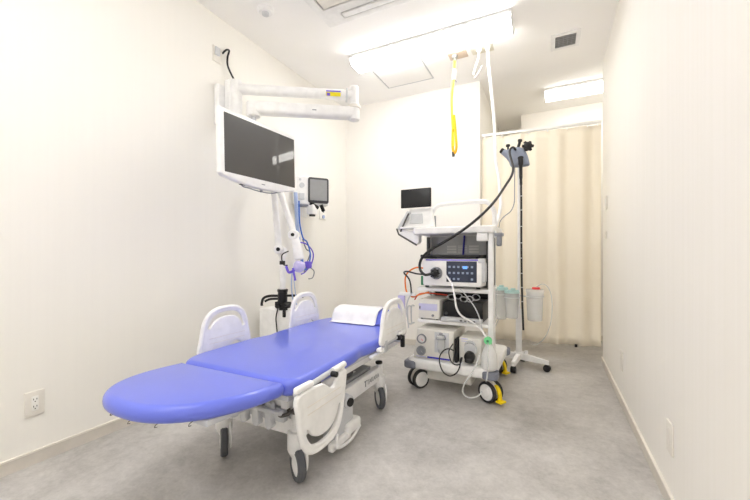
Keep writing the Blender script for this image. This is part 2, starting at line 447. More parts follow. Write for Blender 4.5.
# ---------------------------------------------------------------- curtain
A0 = Vector((-.615, 3.75)); A1 = Vector((.44, 3.83)); D = (A1-A0); DL = D.length; D.normalize(); N = Vector((-D.y, D.x))
b = B(); b.box(0, DL, -.012, .012, 2.216, 2.243, .003, Mx=frame((A0.x, A0.y, 0), (D.x, D.y, 0), (N.x, N.y, 0)))
ob = b.obj('curtain_rail', 'rail_track'); tag(ob, 'white horizontal curtain rail above the cream curtain', 'curtain rail')
t = thing('curtain', 'cream pleated privacy curtain hanging across the doorway', 'curtain', (A0.x+D.x*DL/2, A0.y+D.y*DL/2, .15))
b = B(); NX, NZ = 220, 26
grid = []
random.seed(3); ph = [random.uniform(0, 6.28) for _ in range(6)]
for j in range(NZ+1):
    f = j/NZ; z = 2.205+(.148-2.205)*f; row = []
    for i in range(NX+1):
        u = i/NX*DL*.995+.003
        amp = .012+.006*f
        d = amp*(math.sin(u*31+ph[0]+.7*math.sin(u*5+ph[1])) + .25*math.sin(u*57+ph[2]+f*.6)) + .012*math.sin(u*11+ph[3])*f
        row.append(b.bm.verts.new((A0.x+D.x*u+N.x*(d+.0), A0.y+D.y*u+N.y*d, z+.004*math.sin(u*19)*f)))
    grid.append(row)
for j in range(NZ):
    for i in range(NX): b.bm.faces.new((grid[j][i], grid[j][i+1], grid[j+1][i+1], grid[j+1][i]))
ob = b.obj('cloth', 'curtain', t, 180)
md = ob.modifiers.new('solid', 'SOLIDIFY'); md.thickness = .0015
b = B()
for i in range(13):
    u = .03+i*(DL-.06)/12
    x, y = A0.x+D.x*u, A0.y+D.y*u
    b.cyl((x, y, 2.217), (x, y, 2.195), .006, seg=8)
b.obj('gliders', 'plastic', t)
b = B(); b.cyl((.235, 3.805, .135), (.235, 3.805, .16), .012, seg=10); b.obj('hem_weight', 'black', t)

# ---------------------------------------------------------------- wall plates
def plate(name, label, cat, x, y0, y1, z0, z1, side, detail, group=None):
    """cover plate on the left (side=1, faces +x) or right wall (side=-1)"""
    t = thing(name, label, cat, (x, (y0+y1)/2, z0), 0, group)
    xa, xb = (x, x+.008*side)
    B().box(min(xa, xb), max(xa, xb), y0, y1, z0, z1, .003).obj('cover_plate', 'ivory', t)
    yc, zc = (y0+y1)/2, (z0+z1)/2
    xf_ = x+.008*side
    if detail == 'outlet':
        B().box(min(xf_, xf_+.002*side), max(xf_, xf_+.002*side), yc-.013, yc+.013, zc-.035, zc+.035, .001).obj('socket_face', 'socket', t)
        b = B()
        for dz in (.017, -.017):
            for dy in (-.006, .006): b.box(xf_+.001*side, xf_+.003*side, yc+dy-.0012, yc+dy+.0012, zc+dz-.001, zc+dz+.007)
            b.cyl((xf_+.001*side, yc, zc+dz-.008), (xf_+.003*side, yc, zc+dz-.008), .0025, seg=10)
        b.obj('pin_slots', 'black', t)
    elif detail == 'switch':
        B().box(min(xf_, xf_+.005*side), max(xf_, xf_+.005*side), yc-.018, yc+.018, zc-.03, zc+.03, .002).obj('rocker', 'socket', t)
    else:
        B().box(min(xf_, xf_+.002*side), max(xf_, xf_+.002*side), yc-.02, yc+.02, zc-.035, zc+.035, .001).obj('insert', 'ivory', t)
    return t
plate('wall_outlet', 'ivory wall socket with two outlets low on the left wall', 'outlet', XL, .756, .829, .233, .350, 1, 'outlet')
plate('wall_outlet', 'ivory cover plate low on the right wall, nearer the camera', 'outlet', xr(1.75), 1.72, 1.79, .222, .345, -1, 'blank')
plate('wall_outlet', 'small ivory cover plate low on the right wall, farther back', 'outlet', xr(2.82), 2.785, 2.86, .236, .361, -1, 'blank')
plate('light_switch', 'upper white light switch at the far end of the right wall', 'switch', xr(3.55), 3.52, 3.60, 1.39, 1.50, -1, 'switch')
plate('light_switch', 'lower small white wall plate at the far end of the right wall', 'switch', xr(3.55), 3.53, 3.585, 1.14, 1.20, -1, 'blank')
# socket with plug high on left wall + cable to the arm
t = thing('wall_outlet', 'pale socket high on the left wall above the monitor arm', 'outlet', (XL, 1.83, 2.43))
B().box(XL, XL+.01, 1.79, 1.865, 2.43, 2.545, .003).obj('cover_plate', 'ivory', t)
b = B(); b.box(XL+.01, XL+.025, 1.80, 1.84, 2.475, 2.535, .004); b.obj('socket_block', 'light_grey', t)
b = B(); b.tube([(XL+.03, 1.855, 2.505), (XL+.035, 1.885, 2.545), (XL+.03, 1.915, 2.555), (XL+.03, 1.90, 2.50), (XL+.03, 1.90, 2.44), (XL+.04, 1.925, 2.38), (XL+.06, 1.955, 2.32), (XL+.08, 1.965, 2.285)], .007)
tag(b.obj('power_cable', 'cable'), 'short black power cable curving down from the high socket to the monitor arm', 'cable')

# ================================================================ MONITOR ARM + MONITOR
t = thing('monitor_arm', 'white folding wall arm with yellow label above the big monitor', 'monitor arm', (XL, 1.9, 1.97))
B().box(XL, XL+.05, 1.80, 1.98, 1.96, 2.26, .012).obj('wall_plate', 'white', t)
b = B(); b.box(XL+.05, XL+.115, 1.85, 1.95, 2.06, 2.30, .012); b.cyl((XL+.12, 1.90, 2.00), (XL+.12, 1.90, 2.30), .042, bev=.008)
b.obj('pivot_column', 'white', t)
EL = Vector((-1.355, 2.385, 0)); ST = Vector((XL+.12, 1.90, 0))
d = (EL-ST); L1 = d.length; d.normalize(); n = Vector((-d.y, d.x, 0))
def armbox(b, s0, s1, z0, z1, w, bev):
    b.box(s0, s1, -w/2, w/2, z0, z1, bev, Mx=frame((ST.x, ST.y, 0), d, n)); return b
armbox(B(), -.03, L1+.02, 2.205, 2.275, .075, .028).obj('upper_arm', 'white', t)
# lower arm returns toward the wall
E2 = Vector((-1.955, 1.94, 0)); d2 = (E2-EL); L2 = d2.length; d2.normalize(); n2_ = Vector((-d2.y, d2.x, 0))
B().box(-.01, L2+.02, -.045, .045, -.045, .045, .022, Mx=frame((EL.x, EL.y, 2.10), Vector((d2.x, d2.y, -.02)), n2_)).obj('lower_arm', 'white', t)
b = B(); b.cyl((EL.x, EL.y, 2.045), (EL.x, EL.y, 2.175), .044, bev=.01); b.cyl((EL.x, EL.y, 2.175), (EL.x, EL.y, 2.31), .036, bev=.012); b.obj('elbow', 'white', t)
b = B(); b.cyl((EL.x, EL.y, 2.135), (EL.x, EL.y, 2.158), .052, bev=.004); b.obj('elbow_ring', 'ivory', t)
b = B(); b.box(L1-.065, L1-.05, -.041, .041, 2.20, 2.28, .004, Mx=frame((ST.x, ST.y, 0), d, n)); b.obj('strap', 'light_grey', t)
# label faces the room (normal -n side)
lm = frame((ST.x, ST.y, 0), d, n)
side = -1
b = B(); b.box(L1-.215, L1-.105, -.0395, -.0365, 2.210, 2.240, Mx=lm); b.obj('warning_label', 'label_yellow', t)
b = B(); b.box(L1-.215, L1-.105, -.0395, -.0365, 2.242, 2.252, Mx=lm); b.box(L1-.21, L1-.185, -.0405, -.038, 2.21, 2.233, Mx=lm); b.obj('label_print', 'purple', t)
b = B(); b.box(.30, .33, -.047, -.0445, 2.085, 2.092, Mx=frame((EL.x, EL.y, 0), -d2, -n2_) @ Matrix.Translation((-.62, 0, 0))); b.obj('maker_mark', 'grey', t)
b = B(); b.cyl((E2.x, E2.y, 2.02), (E2.x, E2.y, 2.13), .05, bev=.012); b.obj('end_joint', 'white', t)
# bracket down to the monitor
TVc = Vector((-1.77, 1.822, 1.692))
TA = Vector((-1.79, 1.488, 0)); TB_ = Vector((-1.75, 2.157, 0)); td = (TB_-TA).normalized(); tn = Vector((td.y, -td.x, 0))  # facing +x
bk = TVc - tn*.05
b = B(); b.cyl((E2.x, E2.y, 2.03), (E2.x, E2.y, 1.69), .018); b.tube([(E2.x, E2.y, 1.70), tuple(bk-tn*.05+Vector((0, 0, .02)))], .018, smooth=False)
b.obj('drop_bracket', 'light_grey', t)

t = thing('wall_monitor', 'large white framed monitor with a glossy dark screen on the folding arm', 'monitor', tuple(TVc-Vector((0, 0, .21))), 0)
fm = frame(tuple(TVc), td, Vector((0, 0, 1))-tn*math.tan(R(1.5)))   # local z = td x up -> points +x side
zside = (td.cross(Vector((0, 0, 1)))).dot(tn)
W2, H2 = .335, .210
out = [(-W2, H2), (-W2, -H2+.02), (-W2+.02, -H2+.002), (-W2*.5, -H2-.026), (0, -H2-.036), (W2*.5, -H2-.026), (W2-.02, -H2+.002), (W2, -H2+.02), (W2, H2)][::-1]
b = B(); b.shape(out, .045, .010, Mx=fm); b.obj('casing', 'plastic', t)
b = B(); b.shape(rrect(-W2+.028, W2-.028, -H2+.026, H2-.028, .003), .004, 0, Mx=fm @ Matrix.Translation((0, 0, .0215*zside))); b.obj('screen', 'screen', t)
b = B(); b.box(-.018, .012, -.216, -.210, .022*zside-.001, .022*zside+.001, Mx=fm); b.obj('maker_mark', 'grey', t)
b = B(); b.box(-.12, .12, -.12, .12, -.055*zside-.012, -.055*zside+.012, .01, Mx=fm) ; b.box(-.17, .17, -.16, .14, -.0265*zside-.006, -.0265*zside+.006, .004, Mx=fm); b.obj('rear_cover', 'light_grey', t)
b = B()
p0 = TVc+Vector((0, 0, -.222)); b.tube([tuple(p0-td*.17-tn*.01), tuple(p0-td*.14+Vector((0, 0, -.022))-tn*.01), tuple(p0-td*.09+Vector((0, 0, -.025))-tn*.01), tuple(p0-td*.02+Vector((0, 0, -.032))-tn*.01), tuple(p0+td*.1+Vector((0, 0, -.03))-tn*.01), tuple(p0+td*.2+Vector((0, 0, -.005))-tn*.01)], .004)
b.box(-.006, .012, -.262, -.236, -.012, .0, .003, Mx=fm); b.obj('cable', 'grey', t)
b = B(); b.box(-.175, -.12, -.238, -.222, -.018, .006, .004, Mx=fm); b.obj('cable_plug', 'black', t)

# ================================================================ MOBILE LAMP STAND behind the bed
t = thing('mobile_arm_stand', 'white jointed arm stand with black collar on a boxy base behind the bed', 'stand', (-1.95, 2.33, 0))
b = B(); b.box(-2.175, -1.79, 2.22, 2.52, .07, .555, .008); b.obj('base_box', 'plastic', t)
for x, y in ((-2.14, 2.26), (-1.83, 2.26), (-2.14, 2.48), (-1.83, 2.48)):
    b = B(); b.cyl((x-.012, y, .03), (x+.012, y, .03), .03); b.cyl((x, y, .03), (x, y, .08), .008); b.obj('caster', 'tyre', t)
PX, PY = -1.945, 2.245
b = B(); b.cyl((PX, PY, .60), (PX, PY, .71), .038, .038, bev=.004); b.cyl((PX, PY, .70), (PX, PY, .722), .043, bev=.004); b.cyl((PX, PY, .552), (PX, PY, .60), .03)
b.box(PX-.06, PX+.07, PY-.03, PY+.03, .57, .62, .008); b.cyl((PX-.015, PY-.05, .59), (PX-.015, PY+.02, .59), .022); b.cyl((PX+.055, PY-.05, .60), (PX+.055, PY+.02, .60), .018)
b.box(PX+.03, PX+.055, PY-.04, PY, .50, .57, .005)
b.obj('collar', 'black', t)
b = B(); b.tube([(PX-.035, PY, .665), (PX-.13, PY-.01, .66), (PX-.185, PY-.02, .64), (PX-.205, PY-.02, .60), (PX-.205, PY-.02, .575)], .011)
b.tube([(PX-.035, PY, .64), (PX-.12, PY-.01, .635), (PX-.17, PY-.02, .615)], .010)
b.tube([(PX+.035, PY, .67), (PX+.12, PY, .675), (PX+.20, PY+.01, .67)], .010); b.obj('push_handle', 'black', t)
b = B(); b.tube([(PX-.01, PY-.04, .58), (PX-.025, PY-.05, .50), (PX-.02, PY-.05, .43), (PX-.01, PY-.05, .36)], .005); b.obj('power_lead', 'cable', t)
B().cyl((PX, PY, .722), (PX, PY, 1.0), .0245).obj('pole', 'white', t)
J1 = Vector((-1.925, 2.18, 1.045)); J2 = Vector((-1.75, 2.17, 1.155))
b = B(); b.cyl((PX, PY, .985), (PX, PY, 1.06), .034, bev=.01); b.cyl(tuple(J1+Vector((-.025, .04, 0))), tuple(J1+Vector((.025, -.04, 0))), .036, bev=.01); b.cyl(tuple(J1+Vector((-.02, .05, 0))), (PX, PY, 1.02), .03); b.obj('lower_joint', 'white', t)
b = B(); b.cyl(tuple(J1+Vector((.029, -.046, 0))), tuple(J1+Vector((.015, -.02, 0))), .015); 
b.obj('joint_cap', 'black', t)
TOP = Vector((-1.975, 2.16, 1.62))
B().cyl(tuple(J1), tuple(TOP), .026, .023, bev=.01).obj('rising_arm', 'white', t)
b = B(); b.cyl((-2.03, 2.16, 1.62), (-1.91, 2.16, 1.62), .038, bev=.01); b.obj('top_joint', 'white', t)
B().cyl((-1.935, 2.155, 1.60), tuple(J2+Vector((-.02, 0, .02))), .024, .022, bev=.01).obj('falling_arm', 'white', t)
b = B(); b.cyl(tuple(J2+Vector((-.035, .04, 0))), tuple(J2+Vector((.0, -.04, 0))), .038, bev=.01); b.obj('upper_joint', 'white', t)
b = B(); b.cyl(tuple(J2+Vector((.006, -.048, 0))), tuple(J2+Vector((-.006, -.02, 0))), .013); b.obj('joint_cap', 'black', t)
b = B(); b.cyl(tuple(J2+Vector((-.01, 0, 0))), (-1.715, 2.17, .965), .028, .040, bev=.012); b.obj('head_arm', 'white', t)
b = B(); b.lathe([(0, 0), (.026, 0), (.042, .02), (.046, .05), (.036, .075), (0, .08)], Matrix.Translation((-1.715, 2.15, .875)) @ Matrix.Rotation(R(20), 4, 'Y')); b.obj('head_cover', 'lilac', t)
b = B(); b.tube([(-1.80, 2.12, .91), (-1.75, 2.09, .87), (-1.70, 2.09, .885)], .010); b.tube([(-1.72, 2.10, .90), (-1.70, 2.09, .85), (-1.69, 2.09, .81)], .008); b.obj('head_clip', 'purple', t)
b = B(); b.tube([(-1.82, 2.17, 1.03), (-1.86, 2.14, 1.0), (-1.85, 2.14, .93), (-1.80, 2.13, .92)], .005); b.box(-1.87, -1.835, 2.12, 2.15, .925, .955, .004); b.obj('head_cable', 'cable', t)
b = B(); b.tube([(-1.76, 2.14, .87), (-1.775, 2.15, .80), (-1.78, 2.16, .72), (-1.79, 2.2, .58)], .004); b.tube([(-1.74, 2.14, .87), (-1.75, 2.15, .80), (-1.745, 2.16, .70), (-1.76, 2.2, .58)], .003); b.obj('head_lead', 'pale_blue', t)

# ================================================================ PATIENT MONITOR on the wall
PMc = Vector((-2.03, 2.80, 1.62))
pd = Vector((.62, .78, 0)).normalized()   # screen horizontal direction
t = thing('patient_monitor', 'small white patient monitor with a grey screen mounted on the left wall', 'patient monitor', tuple(PMc-Vector((0, 0, .16))))
pf = frame(tuple(PMc), pd, (0, 0, 1))
b = B(); b.shape(rrect(-.20, .148, -.135, .135, .015), .10, .012, Mx=pf @ Matrix.Translation((0, 0, -.05))); b.obj('casing', 'plastic', t)
b = B(); b.shape(rrect(-.065, .140, -.118, .130, .022), .012, .004, Mx=pf @ Matrix.Translation((0, 0, .004))); b.obj('bezel', 'screen_frame', t)
b = B(); b.shape(rrect(-.047, .122, -.092, .110, .006), .004, .001, Mx=pf @ Matrix.Translation((0, 0, .011))); b.obj('screen', 'grey_screen', t)
b = B(); b.cyl((0, 0, 0), (0, 0, .015), .024); b.xf(pf @ Matrix.Translation((-.125, .045, -.002))); b.box(-.155, -.10, -.09, -.03, -.002, .008, .003, Mx=pf); b.box(-.15, -.13, .09, .11, -.002, .008, .002, Mx=pf); b.obj('controls', 'light_grey', t)
b = B(); b.box(-.16, .03, -.152, -.134, -.085, -.01, .004, Mx=pf); b.obj('port_strip', 'grey', t)
b = B(); b.tube([(-2.20, 2.82, 1.50), (-2.12, 2.81, 1.50), (-2.06, 2.80, 1.50)], .028); b.box(-2.10, -2.02, 2.76, 2.84, 1.39, 1.49, .012); b.box(XL, XL+.02, 2.74, 2.90, 1.38, 1.60, .006)
b.obj('wall_bracket', 'plastic', t)
b = B(); b.cyl((-2.05, 2.76, 1.50), (-2.02, 2.84, 1.46), .018); b.cyl((-1.99, 2.85, 1.49), (-1.98, 2.88, 1.43), .018); b.cyl((-2.05, 2.79, 1.392), (-2.05, 2.79, 1.375), .03); b.obj('clamp_knob', 'black', t)

t = thing('wall_gas_outlet', 'small pale wall outlet with a blue dot beside the patient monitor', 'gas outlet', (XL, 3.19, 1.39))
b = B(); b.box(XL, XL+.012, 3.13, 3.25, 1.385, 1.50, .004); b.obj('cover_plate', 'socket', t)
b = B(); b.cyl((XL+.012, 3.19, 1.415), (XL+.02, 3.19, 1.415), .02); b.obj('port', 'pale_blue', t)
b = B(); b.cyl((XL+.012, 3.19, 1.47), (XL+.018, 3.19, 1.47), .010); b.obj('button', 'grey', t)

# hoses hanging from the monitor
def hose(name, pts, r, m, label, cat='hose', **k):
    return tag(B().tube(pts, r, **k).obj(name, m), label, cat)
hose('breathing_hose', [(-2.10, 2.60, 1.58), (-2.10, 2.61, 1.45), (-2.10, 2.62, 1.30), (-2.10, 2.64, 1.18), (-2.105, 2.66, 1.08), (-2.10, 2.69, .96), (-2.09, 2.72, .86)], .017, 'pale_blue', 'pale blue hose hanging straight down beside the patient monitor')
hose('sensor_cable', [(-2.06, 2.60, 1.50), (-2.06, 2.61, 1.3), (-2.06, 2.66, 1.16), (-2.05, 2.71, 1.12), (-2.05, 2.76, 1.0), (-2.06, 2.74, .90), (-2.07, 2.69, .86), (-2.07, 2.66, .95), (-2.07, 2.64, 1.08)], .007, 'blue', 'looped bright blue cable hanging under the patient monitor', 'cable')
hose('sensor_cable', [(-2.08, 2.62, 1.12), (-2.06, 2.72, 1.10), (-2.04, 2.79, 1.02), (-2.05, 2.78, .92), (-2.08, 2.72, .84), (-2.08, 2.66, .82)], .006, 'purple', 'violet cable loop hanging under the patient monitor', 'cable')
hose('sensor_cable', [(-2.08, 2.68, 1.15), (-2.07, 2.72, 1.06), (-2.06, 2.77, 1.02), (-2.07, 2.73, .92), (-2.07, 2.69, .84)], .006, 'grey', 'grey cable bundled with the blue loops under the patient monitor', 'cable')
t = thing('cable_connector', 'violet plug hanging at the ends of the cable loops', 'connector', (-2.06, 2.75, .86))
B().box(-2.09, -2.04, 2.71, 2.78, .87, .94, .015).obj('plug_body', 'purple', t)
b = B(); b.tube([(-2.06, 2.77, .88), (-2.05, 2.82, .84), (-2.06, 2.81, .78), (-2.07, 2.76, .77)], .005); b.obj('lead', 'grey', t)

# ================================================================ EXAMINATION BED
CX = -1.27
bed = thing('examination_bed', 'periwinkle blue padded examination bed on a white wheeled frame', 'bed', (CX, 1.6, 0))
# foot section
def sup(a, bb, n, cy, k=48):
    pts = []
    for i in range(k+1):
        th = math.pi*i/k; c_, s_ = math.cos(th), math.sin(th)
        pts.append((CX+a*math.copysign(abs(c_)**(2/n), c_), cy-bb*abs(s_)**(2/n)))
    return pts
FT = Matrix.Translation((0, 1.10, .459)) @ Matrix.Rotation(R(-4.2), 4, 'X') @ Matrix.Translation((0, -1.10, -.459))
foot = [(x+.008, y) for x, y in sup(.316, .430, 2.35, 1.085)]
foot = foot+[(CX-.306, 1.100), (CX-.298, 1.110), (CX+.314, 1.110), (CX+.322, 1.100)]
b = B(); b.shape(foot[::-1], .060, .028, Mx=FT @ Matrix.Translation((0, 0, .459)), res=6)
ft = b.obj('foot_cushion', 'vinyl', bed, 80)
tor = smooth_poly([(-1.50, 1.113), (-1.575, 1.122), (-1.625, 1.20), (-1.637, 1.35), (-1.637, 1.60), (-1.612, 1.715), (-1.632, 1.83), (-1.637, 2.05), (-1.634, 2.30), (-1.60, 2.41), (-1.50, 2.44), (-1.28, 2.44), (-1.05, 2.44), (-.95, 2.41), (-.915, 2.32), (-.913, 2.05), (-.915, 1.84), (-.932, 1.73), (-.914, 1.62), (-.910, 1.40), (-.912, 1.20), (-.940, 1.128), (-1.02, 1.113), (-1.27, 1.113)], 4)
b = B(); b.shape(tor, .072, .027, Mx=Matrix.Translation((0, 0, .456)), res=5)
torso = b.obj('body_cushion', 'vinyl', bed, 80)
# staples / hooks under the foot cushion
b = B()
for (x, y) in ((-1.44, .70), (-1.34, .655), (-1.22, .645), (-1.12, .67), (-1.04, .73), (-1.50, .76)):
    b.tube([(x, y+.04, .434), (x-.004, y+.03, .427), (x+.001, y+.024, .423), (x+.008, y+.028, .425)], .0014, seg=6)
b.xf(FT); b.obj('hook', 'dark_metal', ft)
# board under cushions
b = B(); b.box(CX-.26, CX+.26, .80, 1.10, .408, .430, .004, Mx=FT); b.obj('foot_board', 'light_grey', bed)
b = B(); b.box(CX-.32, CX+.32, 1.13, 2.40, .40, .424, .004); b.obj('body_board', 'light_grey', bed)
b = B()
for x in (CX-.27, CX+.27): b.box(x-.016, x+.016, 1.16, 2.38, .35, .402, .004)
for y in (1.19, 1.80, 2.35): b.box(CX-.27, CX+.27, y-.02, y+.02, .355, .40, .003)
b.obj('upper_frame', 'white', bed)
# foot extension bar with row of hanging tabs
b = B(); b.cyl((CX-.27, 1.12, .352), (CX+.29, 1.12, .352), .010); b.tube([(CX-.27, 1.12, .352), (CX-.26, 1.0, .37), (CX-.24, .92, .40)], .008); b.obj('cross_bar', 'light_grey', bed)
for i in range(6):
    x = CX-.16+i*.073
    b = B(); b.shape(smooth_poly([(-.016, .06), (.016, .06), (.016, -.01), (.022, -.035), (0, -.05), (-.018, -.03)]), .03, .006, Mx=frame((x, 1.15, .31), (1, 0, 0), (0, 0, 1))); b.obj('hanging_tab', 'light_grey', bed)
b = B(); b.box(CX-.27, CX+.27, 1.16, 1.19, .29, .345, .006); b.obj('tab_bar', 'light_grey', bed)
# base
XR_, XLf = -1.0, -1.50
YF, YBk = 1.25, 2.09
for x in (XR_, XLf):
    B().box(x-.02, x+.02, YF, YBk, .185, .272, .006).obj('base_beam', 'white', bed)
b = B(); 
for y in (YF+.03, YBk-.03): b.box(XLf, XR_, y-.03, y+.03, .19, .265, .006)
b.obj('cross_beam', 'white', bed)
b = B(); b.box(XLf+.03, XR_-.03, 1.72, 2.03, .255, .283, .008); b.obj('base_cover', 'mid_grey', bed)
b = B(); b.lathe([(0, 0), (.05, 0), (.055, .01), (.045, .022), (0, .026)], Matrix.Translation((-1.10, 1.80, .281)) @ Matrix.Diagonal((1, 1.5, 1, 1))); b.obj('base_cap', 'tyre', bed)
b = B(); b.text('TAKARA', .040, .0008, frame((XR_+.0212, 1.965, .228), (0, 1, 0), (0, 0, 1)))
b.obj('lettering', 'mid_grey', bed)
b = B(); b.text('T', .05, .0012, frame((XR_+.0215, 1.862, .228), (0, 1, 0), (0, 0, 1))); b.obj('lettering', 'grey', bed)
# scissor lift and actuator
for x in (CX-.2, CX+.2):
    b = B()
    for (ya, za, yb, zb) in ((1.35, .24, 2.1, .38), (2.0, .24, 1.30, .38)):
        dd = Vector((0, yb-ya, zb-za)); 
        b.box(0, dd.length, -.01, .01, -.022, .022, .006, Mx=frame((x, ya, za), dd, (1, 0, 0)) )
    b.cyl((x-.02, 1.67, .31), (x+.02, 1.67, .31), .018); b.obj('lift_arm', 'white', bed)
b = B(); b.cyl((CX, 1.4, .22), (CX, 1.95, .33), .032); b.cyl((CX, 1.3, .20), (CX, 1.45, .235), .045, bev=.008); b.obj('lift_motor', 'mid_grey', bed)
b = B(); b.box(CX-.12, CX+.12, 1.36, 1.62, .20, .33, .02); b.obj('control_box', 'light_grey', bed)
# casters
def caster(x, y, ax, zt, label=None):
    ax = Vector(ax).normalized(); fw = Vector((-ax.y, ax.x, 0))
    b = B(); b.cyl((x, y, .125), (x, y, .215), .040, bev=.008); b.cyl((x, y, .20), (x, y, zt), .024, bev=.004); b.obj('caster_post', 'white', bed)
    b = B(); b.cyl((x, y, zt), (x, y, zt+.018), .023, bev=.005); b.obj('post_cap', 'black', bed)
    c = Vector((x, y, .073))+fw*.022
    hs = B(); hs.shape(smooth_poly([(-.03, .085), (.025, .085), (.045, .04), (.035, -.02), (.0, -.035), (-.03, -.01), (-.04, .04)]), .014, .005, Mx=frame(tuple(c-ax*.028), fw, (0, 0, 1)))
    hs.cyl((x, y, .125), (x, y, .09), .034, .022, bev=.006)
    hs.obj('caster_fork', 'plastic', bed)
    q = Matrix.Translation(c) @ ax.to_track_quat('Z', 'Y').to_matrix().to_4x4()
    wv = B(); wv.lathe([(.048, -.017), (.066, -.017), (.073, -.009), (.073, .009), (.066, .017), (.048, .017), (.048, -.017)], q, 32); wo = wv.obj('wheel', 'tyre', bed)
    wv = B(); wv.lathe([(0, -.021), (.03, -.019), (.049, -.013), (.049, .013), (.03, .019), (0, .021)], q, 28); wv.obj('hub', 'plastic', wo)
caster(-1.015, 1.262, (-.547, -.84, 0), .335)
caster(-1.0, 2.09, (-.72, -.69, 0), .285)
caster(-1.47, 1.26, (-.645, -.76, 0), .335)
caster(-1.50, 2.09, (-.6, -.8, 0), .285)
b = B(); b.tube([(-1.04, 1.19, .335), (-1.02, 1.16, .32), (-.985, 1.17, .33), (-.97, 1.22, .345)], .008); b.tube([(-1.02, 1.2, .36), (-.99, 1.19, .33), (-.96, 1.24, .31)], .008); b.obj('latch', 'dark_metal', bed)

# side rails: (a along +y, b up), origin base centre
def rail(x, yc, z0, flip=False, h=.262, L=.38):
    o = [(-.19, 0), (-.178, .10), (-.155, .19), (-.115, .24), (-.05, .262), (.05, .262), (.10, .245), (.14, .20), (.168, .10), (.19, 0), (.135, -.004), (.105, .018), (.08, .036), (.05, .036), (.015, .014), (-.03, -.002)]
    out = smooth_poly(o, 4)
    arc = [(-.122, .140), (-.113, .170), (-.085, .205), (-.035, .222), (.035, .222), (.080, .205), (.108, .165), (.119, .125), (.105, .123), (.094, .150), (.068, .180), (.03, .196), (-.03, .196), (-.072, .180), (-.096, .158), (-.108, .140)]
    arc = smooth_poly([(a*1.10, c*1.02+.006) for a, c in arc], 3)
    hs = h/.262
    out = [(a*L/.38, c*hs) for a, c in out]; arc = [(a*L/.38, c*hs) for a, c in arc]
    up = (0, 0, -1) if flip else (0, 0, 1)
    Mx = frame((x, yc, z0), (0, 1, 0), up)
    b = B(); b.shape(out, .022, .008, holes=[arc], Mx=Mx, res=3)
    r_ = b.obj('side_rail', 'plastic', bed)
    # raised rim tube
    b = B()
    rim = [(a, c) for a, c in o[:10]]
    pts = [Mx @ Vector((a*.955*L/.38, (c*.965+.002)*hs, 0)) for a, c in rim]
    b.tube([tuple(q) for q in pts], .0135, 12)
    b.obj('rim', 'plastic', r_)
    b = B()
    for k in (.055, .085):
        b.box(-.13*L/.38, .13*L/.38, k*hs, (k+.003)*hs, -.0125, .0125, Mx=Mx)
    b.obj('groove', 'ivory', r_)
    # hinge bar
    b = B(); zz = z0
    b.tube([(x, yc-.17, zz-(0 if flip else .012)+.012), (x, yc+.17, zz-(0 if flip else .012)+.012)], .013, smooth=False) if not flip else None
    if not flip:
        b.box(x-.012, x+.012, yc-.16, yc-.12, z0-.05, z0+.02, .005); b.box(x-.012, x+.012, yc+.12, yc+.16, z0-.05, z0+.02, .005)
        b.box(min(x, CX+(.29 if x > CX else -.29)), max(x, CX+(.29 if x > CX else -.29)), yc-.15, yc-.13, z0-.055, z0-.035, .003)
        b.box(min(x, CX+(.29 if x > CX else -.29)), max(x, CX+(.29 if x > CX else -.29)), yc+.13, yc+.15, z0-.055, z0-.035, .003)
        b.obj('rail_hinge', 'light_grey', bed)
    else: b.bm.free()
rail(-.875, 2.05, .472, h=.245, L=.40)
rail(-1.655, 1.435, .465, h=.240, L=.36)
rail(-1.655, 2.16, .465, h=.246, L=.36)
rail(-.868, 1.26, .452, flip=True, h=.27, L=.365)
# brackets of lowered rail
b = B(); b.box(-.885, -.858, 1.075, 1.185, .462, .488, .010); b.obj('rail_cap', 'plastic', bed)
b = B(); b.tube([(-.89, 1.10, .452), (-.90, 1.25, .455), (-.91, 1.42, .46), (-.91, 1.47, .462)], .012); b.obj('rail_bar', 'light_grey', bed)
b = B(); b.tube([(-.872, 1.34, .478), (-.872, 1.44, .482)], .014, smooth=False); b.box(-.884, -.86, 1.395, 1.43, .40, .48, .008); b.obj('rail_cap', 'plastic', bed)
b = B(); b.cyl((-.875, 1.335, .466), (-.845, 1.335, .466), .013, bev=.003); b.cyl((-.92, 1.27, .44), (-.90, 1.27, .44), .02); b.obj('locking_knob', 'black', bed)
b = B(); b.cyl((-.86, 2.16, .47), (-.86, 2.16, .395), .015, bev=.004); b.box(-.875, -.85, 2.08, 2.13, .455, .485, .004); b.obj('locking_knob', 'black', bed)
b = B(); b.box(-.885, -.86, 2.10, 2.22, .47, .50, .008); b.box(-.91, -.87, 1.86, 1.93, .425, .45, .008); b.obj('rail_cap', 'plastic', bed)
b = B(); b.box(-.93, -.90, 1.8, 1.98, .40, .418, .006); b.obj('rail_support', 'white', bed)

# hanging foot control / hydraulic unit at the side of the base
b = B(); b.cyl((-.99, 1.60, .235), (-.925, 1.585, .235), .034, bev=.008); b.obj('motor_head', 'light_grey', bed)
b = B(); b.cyl((-.926, 1.585, .235), (-.918, 1.583, .235), .022); b.obj('motor_cap', 'black', bed)
b = B(); b.box(-1.03, -.955, 1.48, 1.68, .06, .20, .02); b.box(-1.02, -.95, 1.52, 1.62, .18, .235, .012); b.obj('motor_body', 'light_grey', bed)
b = B(); b.box(-.97, -.935, 1.44, 1.62, .035, .075, .01, Mx=Matrix.Translation((0, 0, 0))); b.box(-1.0, -.93, 1.58, 1.72, .05, .11, .015); b.obj('foot_pedal', 'plastic', bed)
b = B(); b.tube([(-.95, 1.50, .10), (-.925, 1.46, .06), (-.93, 1.60, .03), (-.94, 1.72, .055)], .008); b.obj('pedal_bar', 'white', bed)

